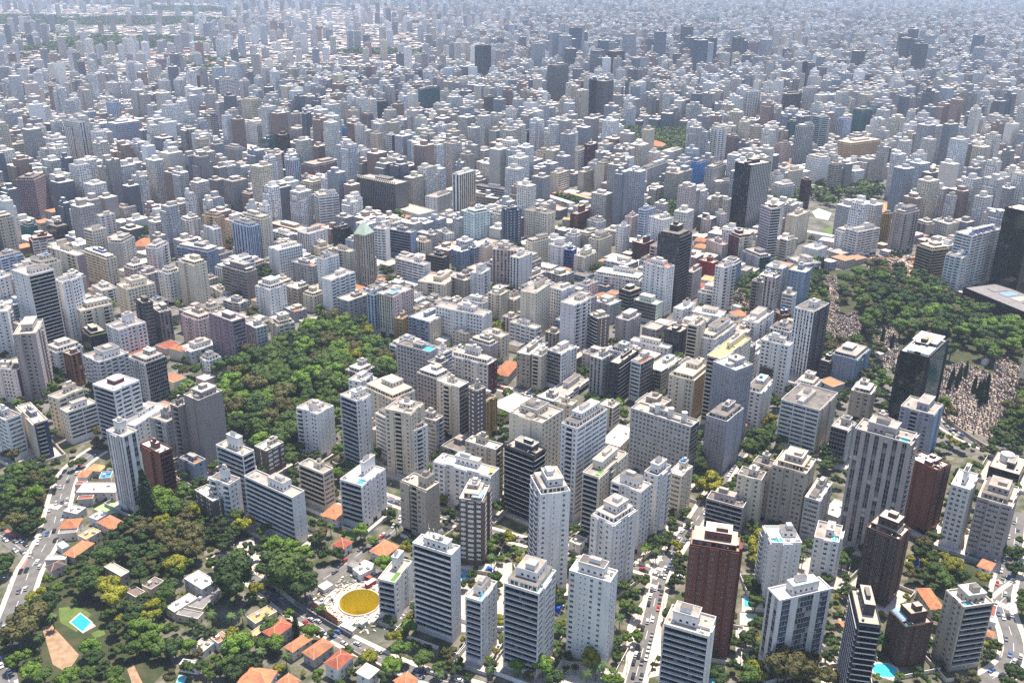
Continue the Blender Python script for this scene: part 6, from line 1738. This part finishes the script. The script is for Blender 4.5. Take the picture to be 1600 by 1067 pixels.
# distant greenery, one mass
b = MB(); r = random.Random(9)
def blob(x, y, s, h, m, n=26):
    for k in range(n):
        d = rdir(r); d.z = abs(d.z); leaf(b, Vector((x + d.x*s, y + d.y*s, h*.45 + d.z*h*.55)), (d + rdir(r)*.5).normalized(), s*.42, r, m)
for P, sp in ((gp[2], 9), (gp[3], 9)):
    x0, x1 = min(p[0] for p in P), max(p[0] for p in P); y0, y1 = min(p[1] for p in P), max(p[1] for p in P); yy = y0
    while yy < y1:
        xx = x0
        while xx < x1:
            if inpoly(xx, yy, P) and not pt_blocked(xx, yy, 3) and not any(inpoly(xx, yy, A) for k, A in AREAS if k not in ('under','gard')): blob(xx + r.uniform(-3,3), yy + r.uniform(-3,3), r.uniform(5,7.5), r.uniform(9,13), LEAF[r.choice('ddgg')], 40)
            xx += sp
        yy += sp
for px, py, wx, wy in ((575,262,45,10),(775,268,18,14),(625,330,12,14),(330,105,60,14),(270,70,60,5),(60,60,60,8),(1060,315,30,18),(1210,315,40,14),(1290,305,20,16),(1350,300,25,8),(720,165,14,8),(1435,190,30,12),(1560,205,22,12),(1500,195,15,6),(885,315,25,5),
                       (100,65,90,12),(20,85,30,8),(160,110,8,30),(155,215,12,10),(160,230,10,14),(1060,250,14,10),(985,230,30,18),(1055,240,20,12),(1020,265,30,8),(680,82,20,4),(1500,100,60,10),(1410,80,40,6),(1560,90,40,5),(1100,120,18,6),(220,140,16,8),(60,165,20,5),(440,275,8,8),(150,250,10,8)):
    for k in range(int(wx*wy*.10) + 6):
        g = unproj(px + r.uniform(-wx,wx), py + r.uniform(-wy,wy), 4)
        if not pt_blocked(g[0], g[1], 3): blob(g[0], g[1], r.uniform(5,9)*(1 if g[1] < 2600 else 2), r.uniform(10,16), LEAF[r.choice('ddgg')], 30)
for (x, y, s) in FT: blob(x, y, s*.55, 11, LEAF[r.choice('ddg')], 14)
for (x, y, w, d, a, H) in STUFF:
    if y < 2600 and r.random() < .16: blob(x + w*.75, y - d*.4, r.uniform(3.5,6), r.uniform(8,12), LEAF[r.choice('ddgg')], 22)
for k in range(900):   # street trees between the nearer blocks
    g = unproj(r.uniform(0,1600), r.uniform(330,640), 3)
    if not pt_blocked(g[0], g[1], 3) and not in_green(g[0], g[1]) and road_dist(g[0], g[1]) > 2: blob(g[0], g[1], r.uniform(2.5,4.5), r.uniform(7,10), LEAF[r.choice('ddggb')], 60)
o = b.build('distant_greenery', None, 'stuff'); o['label'] = 'distant green trees in squares and along far streets'

# ---------------------------------------------------------------- cars
CARC = dict(white=(.62,.62,.62), silver=(.36,.37,.38), black=(.015,.015,.017), grey=(.12,.12,.13), red=(.35,.02,.02), yellow=(.75,.45,.0), blue=(.04,.10,.25))
M_TYRE = mat('tyre_rubber', (.02,.02,.02), .9); M_CGLASS = mat('car_glass', (.012,.014,.018), .1, spec=.8)
def car_proto(c):
    m = mat('car_paint_' + c, CARC[c], .25, spec=.6); o = thing('car', 'x', 'car', (0,-200,0), 0, 'cars on the streets')
    # body section along x (length 4.3), lofted width
    prof = [(-2.12,.45),(-2.15,.8),(-1.95,.92),(-1.1,1.0),(1.0,.98),(1.9,.82),(2.15,.68),(2.12,.4)]
    b = MB(); W = .86
    for s in (-1, 1): b.poly([(x, s*W, z) for x, z in prof][::s], m)
    for i in range(len(prof)):
        p, q = prof[i], prof[(i+1)%len(prof)]; b.poly([(p[0],-W,p[1]),(q[0],-W,q[1]),(q[0],W,q[1]),(p[0],W,p[1])], m)
    r0 = [(-1.35,-.66),(.35,-.66),(.35,.66),(-1.35,.66)]; b.poly([(x,y,1.46) for x,y in r0], m); b.build('body', o)
    g = MB(); base = [(-1.85,-.8),(1.05,-.8),(1.05,.8),(-1.85,.8)]
    for i in range(4):
        j = (i+1)%4; g.poly([(*base[i],.985),(*base[j],.985),(*r0[j],1.455),(*r0[i],1.455)], M_CGLASS)
    g.build('windows', o)
    for x in (-1.35, 1.3):
        for y in (-.8, .8):
            w = MB(); w.tube((x,y-.11,.32), (x,y+.11,.32), .32, M_TYRE, 10); w.build('wheel', o)
    return o
CP = {c: car_proto(c) for c in CARC}; cu = {c: False for c in CARC}; r = random.Random(31); NC = 0
RN = ['wide left road', 'side road by the left wood', 'left road end', 'hoarding street below the pit', 'short street beside the garden', 'cross street behind the beige tower', 'long avenue', 'avenue side arm', 'curved road at the right', 'side street right of the zebra crossings', 'street along the cemetery wall', 'tree lined middle street']
CARL = {}
for k, (w, Q) in enumerate(ROADS):
    acc = 0; s_next = [2.0, 4.0, 8.0, 14.0]
    if k == 9: continue
    for i in range(1, len(Q)):
        a, c = Q[i-1], Q[i]; seg = math.dist(a, c); dx, dy = (c[0]-a[0])/seg, (c[1]-a[1])/seg
        for lane, off in enumerate((-(w-1.1), w-1.1, -w*.3, w*.3)):
            while s_next[lane] < acc + seg:
                f = s_next[lane] - acc; s_next[lane] += r.uniform(5.6, 7.5) if lane < 2 else r.uniform(14, 38)
                if f < 0: continue
                if lane < 2 and r.random() < (.45 if k == 6 else .66): continue
                x, y = a[0] + dx*f - dy*off, a[1] + dy*f + dx*off
                if pt_blocked(x, y, 1.2) or (not 0 < proj(x, y, 0)[1] < 1090): continue
                cc = r.choice(('white','white','white','white','silver','silver','silver','black','black','black','grey','grey','grey','grey','red','blue') + (('yellow','white','silver') if k == 6 and r.random() < .3 else ()))
                yaw = math.atan2(dy, dx) + (math.pi if (off > 0) == (k != 6) else 0); loc = (x, y, .11 + k*.004)
                if not cu[cc]: cu[cc] = True; o = CP[cc]; o.location = loc; o.rotation_euler = (0,0,yaw)
                else: o = dup(CP[cc], loc, yaw)
                CARL.setdefault((cc, 'parked' if lane < 2 else 'driving', k), []).append(o); NC += 1
        acc += seg
for (cc, st, k), os_ in CARL.items():
    for i, o in enumerate(os_):
        where = ('parked along' if st == 'parked' else 'driving on') + ' the ' + RN[k]
        o['label'] = f'{cc} car {where}' + ('' if len(os_) == 1 else f', {ordinal(i+1)} from its start')
for c, o in CP.items():
    if not cu[c]:
        for ch in list(o.children): D.objects.remove(ch)
        D.objects.remove(o)
print('CARS', NC)
# ---------------------------------------------------------------- poles and lamps
def pole(x, y, a):
    o = thing('utility_pole', 'x', 'utility pole', (x, y, 0), a, 'utility poles'); b = MB(); b.tube((0,0,0),(0,0,9),.16,M_GREYROOF,7,.1); b.build('post', o)
    b = MB(); b.box(0,0,8.1,8.25,.12,2.2,0,M_DARKTRIM); b.build('crossarm', o); b = MB(); b.tube((0,0,7),(1.8,0,7.6),.05,M_GREYROOF,5); b.box(2.0,0,7.5,7.65,.6,.25,0,M_TRIM); b.build('lamp_arm', o)
    ask_label(o, 'grey utility pole with lamp arm', x, y, 4)
for k in (0, 3, 6, 8, 5):
    w, Q = ROADS[k]
    for i in range(3, len(Q)-1, 5):
        a, c = Q[i-1], Q[i]; l = math.dist(a, c); dx, dy = (c[0]-a[0])/l, (c[1]-a[1])/l; x, y = a[0]-dy*(w+.7), a[1]+dx*(w+.7)
        if not pt_blocked(x, y, .5): pole(x, y, math.atan2(-dx, dy)+math.pi)
# ---------------------------------------------------------------- garden walls and hoardings
def wall(nm, lbl, cat, pts, h, th, m, top=None):
    P = [unproj(*R(pts[0], *p), 0)[:2] for p in pts[1:]]; cx, cy = P[0]
    o = thing(nm, lbl, cat, (cx, cy, 0)); b = MB()
    for i in range(len(P)-1):
        a, c = P[i], P[i+1]; l = math.dist(a, c); b.box((a[0]+c[0])/2-cx, (a[1]+c[1])/2-cy, .02, h - i*.003, l + th*.4, th, math.atan2(c[1]-a[1], c[0]-a[0]), m, top or m)
    b.build('panel', o); return o
wall('hoarding', 'brown board hoarding along the construction site street', 'hoarding', ('A2',(1035,405),(1200,520),(1424,645),(1500,690)), 2.6, .25, M_GREYROOF)
wall('hoarding', 'rust brown board screen between the pit and the street', 'hoarding', ('A2',(1180,440),(1290,520),(1390,590)), 5.0, .3, paint('rust'))
wall('garden_wall', 'long grey garden wall running down from the white modern house', 'wall', ('A2',(165,400),(390,245)), 3.2, .35, paint('grey'), M_TRIM)
wall('garden_wall', 'thin white wall beside the bottom left garden terrace', 'wall', ('A2',(120,780),(230,680)), 3.0, .3, paint('white'))
wall('garden_wall', 'cream wall along the pavement below the round pit', 'wall', ('A3',(45,780),(230,890),(440,1000)), 1.8, .25, paint('beige'))
wall('garden_wall', 'pale curved wall beside the low brick tower', 'wall', ('A6',(650,700),(670,790),(760,890)), 1.6, .3, paint('cream'), M_TRIM)
wall('garden_wall', 'brick ramp wall beside the low brick tower', 'wall', ('A6',(630,850),(700,1000)), 2.4, .35, paint('brickbrown'))
wall('cemetery_wall', 'long beige cemetery wall along the diagonal street', 'wall', ('C6',(745,830),(1000,1010),(1120,1080)), 3.0, .4, paint('beige'))
wall('garden_wall', 'cream pavement wall along the long avenue', 'wall', ('A4',(1270,300),(1240,1000)), 1.8, .3, paint('tan'))
wall('garden_wall', 'white boundary wall below the sports court', 'wall', ('B1',(780,610),(960,515)), 2.8, .3, M_DARKTRIM)
# ---------------------------------------------------------------- construction site
def at(reg, x, y, z=0): return unproj(*R(reg, x, y), z)
c = at('A2', 1250, 420); t = thing('excavator', 'grey and white excavator beside the round pit', 'excavator', c, .6)
b = MB(); b.box(0,1.1,.0,.8,4,.7,0,M_DARKTRIM); b.build('track', t); b = MB(); b.box(0,-1.1,.0,.8,4,.7,0,M_DARKTRIM); b.build('track', t)
b = MB(); b.box(-.4,0,.85,2.2,3.4,2.6,0,paint('bluegrey')); b.build('body', t); b = MB(); b.box(.9,.8,2.2,3.2,1.4,1.1,0,GL[1],M_TRIM); b.build('cab', t)
b = MB(); b.tube((1.2,-.3,1.9),(4.6,-.3,4.4),.28,paint('bluegrey'),6); b.tube((4.6,-.3,4.4),(6.4,-.3,1.6),.22,paint('bluegrey'),6); b.build('boom', t); b = MB(); b.box(6.4,-.3,.6,1.7,.9,1.1,.2,M_DARKTRIM); b.build('bucket', t)
for nm, reg, x, y, w, d, h, m, rt, lb, kind in (
    ('site_hut', 'A3', 60, 590, 7, 3, 3, M_TRIM, M_ROOFS[1], 'long white site cabin at the lower edge of the pit', 'cabin'),
    ('site_hut', 'A3', 185, 585, 4, 2.6, 2.6, paint('palegreen'), M_MINT, 'small pale green site cabin beside the pit', 'cabin'),
    ('site_hut', 'A2', 1290, 290, 6, 5, 3, M_TRIM, M_ROOFS[1], 'white site canopy left of the pit', 'canopy'),
    ('site_shed', 'A3', 130, 130, 9, 5, 3.5, paint('taupe'), M_GREYROOF, 'grey roofed double shed behind the pit', 'shed'),
    ('site_shed', 'A3', 215, 120, 7, 5, 3.5, paint('taupe'), M_LIGHTROOF, 'pale roofed shed behind the pit', 'shed'),
    ('site_hut', 'A3', 245, 255, 6, 2.4, 2.8, paint('red'), M_LIGHTROOF, 'red container between the pit and the white block', 'container'),
    ('site_hut', 'A3', 210, 195, 7, 1.8, 2, paint('red'), M_REDTILE, 'low red container behind the pit', 'container'),
    ('site_truck', 'A3', 60, 640, 8, 2.5, 3.2, M_TRIM, M_TRIM, 'white flatbed load beside the hoarding', 'truck load')):
    p = at(reg, x, y); o = thing(nm, lb, kind, (p[0], p[1], 0)); b = MB(); b.box(0,0,.05,h,w,d,rad(-32) if w > 6 else rad(50),m,rt); b.build('body', o)
    b = MB(); b.box(0,0,h+.01,h+.18,w+.4,d+.4,rad(-32) if w > 6 else rad(50),rt); b.build('roof', o)
b = MB(); r = random.Random(3)
for k in range(520):
    a = r.uniform(0, 6.28); q = r.uniform(12, 25); x, y = PIT_C[0] + math.cos(a)*q*1.1, PIT_C[1] + math.sin(a)*q
    if pt_blocked(x, y, .8) or road_dist(x, y) < .8: continue
    b.box(x, y, .03, r.uniform(.15,1.0), r.uniform(.3,2.4), r.uniform(.2,1.0), r.uniform(0,3), r.choice((M_TRIM, M_TRIM, M_SAND, M_ROOFS[2], M_ROOFS[2], M_LIGHTROOF, M_LIGHTROOF, M_GREYROOF, M_DIRT)))
o = b.build('construction_rubble', None, 'stuff'); o['label'] = 'scattered timber and rubble around the round yellow pit'
b = MB(); D6S = [P for (t_, P) in AREAS if t_ == 'dirt'][-1]
for k in range(500):
    g = unproj(r.uniform(1355,1435), r.uniform(400,432), 0)
    if pt_blocked(g[0], g[1], 1): continue
    b.box(g[0], g[1], .03, r.uniform(.3,2.5), r.uniform(1,7), r.uniform(.5,1.5), r.uniform(0,3), r.choice((M_TRIM, M_DIRT, M_ROOFS[2], M_DARKTRIM, M_OCOURT)))
o = b.build('building_site_debris', None, 'stuff'); o['label'] = 'beams and earth of the brown site below the balcony tower'
# ---------------------------------------------------------------- cemetery
GR = [P for t_, P in AREAS if t_ == 'graves']
def tomb_proto(k):
    r = random.Random(k); m, m2 = M_GRAVE[k % 4], M_GRAVE[(k+1) % 4]; o = thing('tomb', 'stone tomb slab with headstone in the cemetery rows', 'tomb', (0,-200,0), 0, 'tombs of the cemetery')
    b = MB(); b.box(0,0,0,.7,2.6,1.3,0,m); b.build('slab', o); b = MB(); b.box(-1.25,0,.7,1.9 + .3*k,.35,1.2,0,m2)
    if k % 2: b.box(-1.25,0,2.2,2.9,.2,.25,0,m2); b.box(-1.25,0,2.55,2.72,.2,.8,0,m2)
    b.build('headstone', o); return o
TOM = [tomb_proto(k) for k in range(4)]; tu = [False]*4; r = random.Random(66); NTB = 0; b = MB()
spots = []
for P in GR:
    x0, x1 = min(p[0] for p in P), max(p[0] for p in P); y0, y1 = min(p[1] for p in P), max(p[1] for p in P); ca, sa = math.cos(rad(33)), math.sin(rad(33)); n = 0
    D_ = max(x1-x0, y1-y0)*1.5; i = -D_
    while i < D_:
        j = -D_
        while j < D_:
            x, y = (x0+x1)/2 + i*ca - j*sa, (y0+y1)/2 + i*sa + j*ca; j += 2.0 + r.uniform(-.2,.5)
            if not inpoly(x, y, P) or pt_blocked(x, y, .6) or any(abs(a-x) < 4 and abs(c_-y) < 4 and math.hypot(a-x, c_-y) < rr*.4 for a, c_, rr in TREES): continue
            spots.append((y, x))
        i += 3.7
spots.sort()
for n, (y, x) in enumerate(spots):
    if r.random() < .12: continue
    if NTB < 290:
        k = r.randrange(4); loc = (x, y, .03); a = rad(33) + r.choice((0, math.pi))
        if not tu[k]: tu[k] = True; o = TOM[k]; o.location = loc; o.rotation_euler = (0,0,a)
        else: dup(TOM[k], loc, a)
        NTB += 1
    else:
        h = r.uniform(.5,1.6) if r.random() < .9 else r.uniform(2.5,4); m = r.choice(M_GRAVE)
        b.box(x, y, .03, h, r.uniform(1.6,2.8), r.uniform(1,1.5), rad(33)+r.uniform(-.1,.1), m); b.box(x-1, y-.6, .03, h + r.uniform(.3,1.4), .3, 1.0, rad(33), r.choice(M_GRAVE))
o = b.build('tomb_rows', None, 'stuff'); o['label'] = 'close packed rows of farther stone tombs in the cemetery'
print('TOMBS', NTB, len(spots))
for reg, x, y, w, d, h in (('C6',215,310,7,5,4),('C6',270,285,5,4,4.5),('C6',815,280,5,4,4),('C6',480,480,6,4,3.5),('C6',1095,370,5,4,4.5)):
    p = at(reg, x, y)
    if pt_blocked(p[0], p[1], 2): continue
    o = thing('mausoleum', 'x', 'mausoleum', (p[0], p[1], 0)); b = MB(); b.box(0,0,.03,h,w,d,rad(33),paint('white'),M_ROOFS[1]); b.build('body', o)
    c_, s_ = math.cos(rad(33)), math.sin(rad(33)); b = MB(); b.poly([(c_*u - s_*v, s_*u + c_*v, z) for u, v, z in ((-w/2-.2,-d/2-.2,h+.02),(w/2+.2,-d/2-.2,h+.02),(w/2,0,h+1.2),(-w/2,0,h+1.2))], M_ROOFS[1]); b.poly([(c_*u - s_*v, s_*u + c_*v, z) for u, v, z in ((-w/2,0,h+1.2),(w/2,0,h+1.2),(w/2+.2,d/2+.2,h+.02),(-w/2-.2,d/2+.2,h+.02))], M_ROOFS[1]); b.build('roof', o)
    ask_label(o, 'small white mausoleum', p[0], p[1], 3)
# stone spire of the church
p = unproj(1004, 238, 0); o = thing('church_spire', 'grey stone spire left of the orange roofed church', 'church spire', (p[0], p[1], 0)); b = MB(); b.box(0,0,0,36,9,9,rad(40),paint('darkgrey')); b.build('tower', o)
b = MB(); c4 = [(6.2*math.cos(rad(40)+math.pi/4+i*math.pi/2), 6.2*math.sin(rad(40)+math.pi/4+i*math.pi/2), 36.02) for i in range(4)]
for i in range(4): b.poly([c4[i], c4[(i+1)%4], (0,0,60)], paint('grey'))
b.build('pointed_roof', o)
# copper green dome in the far city
p = unproj(1239, 112, 0); o = thing('domed_building', 'far building with a pale green dome', 'domed building', (p[0], p[1], 0)); b = MB(); b.tube((0,0,0),(0,0,34),22,paint('cream'),20); b.build('drum', o)
b = MB(); K2 = 16
for i in range(K2):
    for j in range(6):
        f = lambda i, j: (22.5*math.cos(j*math.pi/12)*math.cos(2*math.pi*i/K2), 22.5*math.cos(j*math.pi/12)*math.sin(2*math.pi*i/K2), 34 + 20*math.sin(j*math.pi/12))
        b.poly([f(i,j), f(i+1,j), f(i+1,j+1), f(i,j+1)], paint('palegreen'))
b.build('dome', o)
settle_labels()
# ---------------------------------------------------------------- haze
mh = D.materials.new('haze_air'); mh.use_nodes = True; t = mh.node_tree; t.nodes.clear()
pv = t.nodes.new('ShaderNodeVolumePrincipled'); pv.inputs['Color'].default_value = (.66,.79,1.0,1); pv.inputs['Density'].default_value = HAZE_DENSITY; pv.inputs['Anisotropy'].default_value = .0
mo = t.nodes.new('ShaderNodeOutputMaterial'); t.links.new(pv.outputs[0], mo.inputs['Volume'])
b = MB(); HX0, HX1, HY0, HY1, HZ0, HZ1 = -9400, 9400, -700, 14400, -19, 330
b.prism([(HX0,HY0),(HX1,HY0),(HX1,HY1),(HX0,HY1)], HZ0, HZ1, mh, bottom=True); o = b.build('haze', None, 'stuff'); o['label'] = 'pale blue haze lying over the whole city'
print('OBJECTS', len(D.objects))
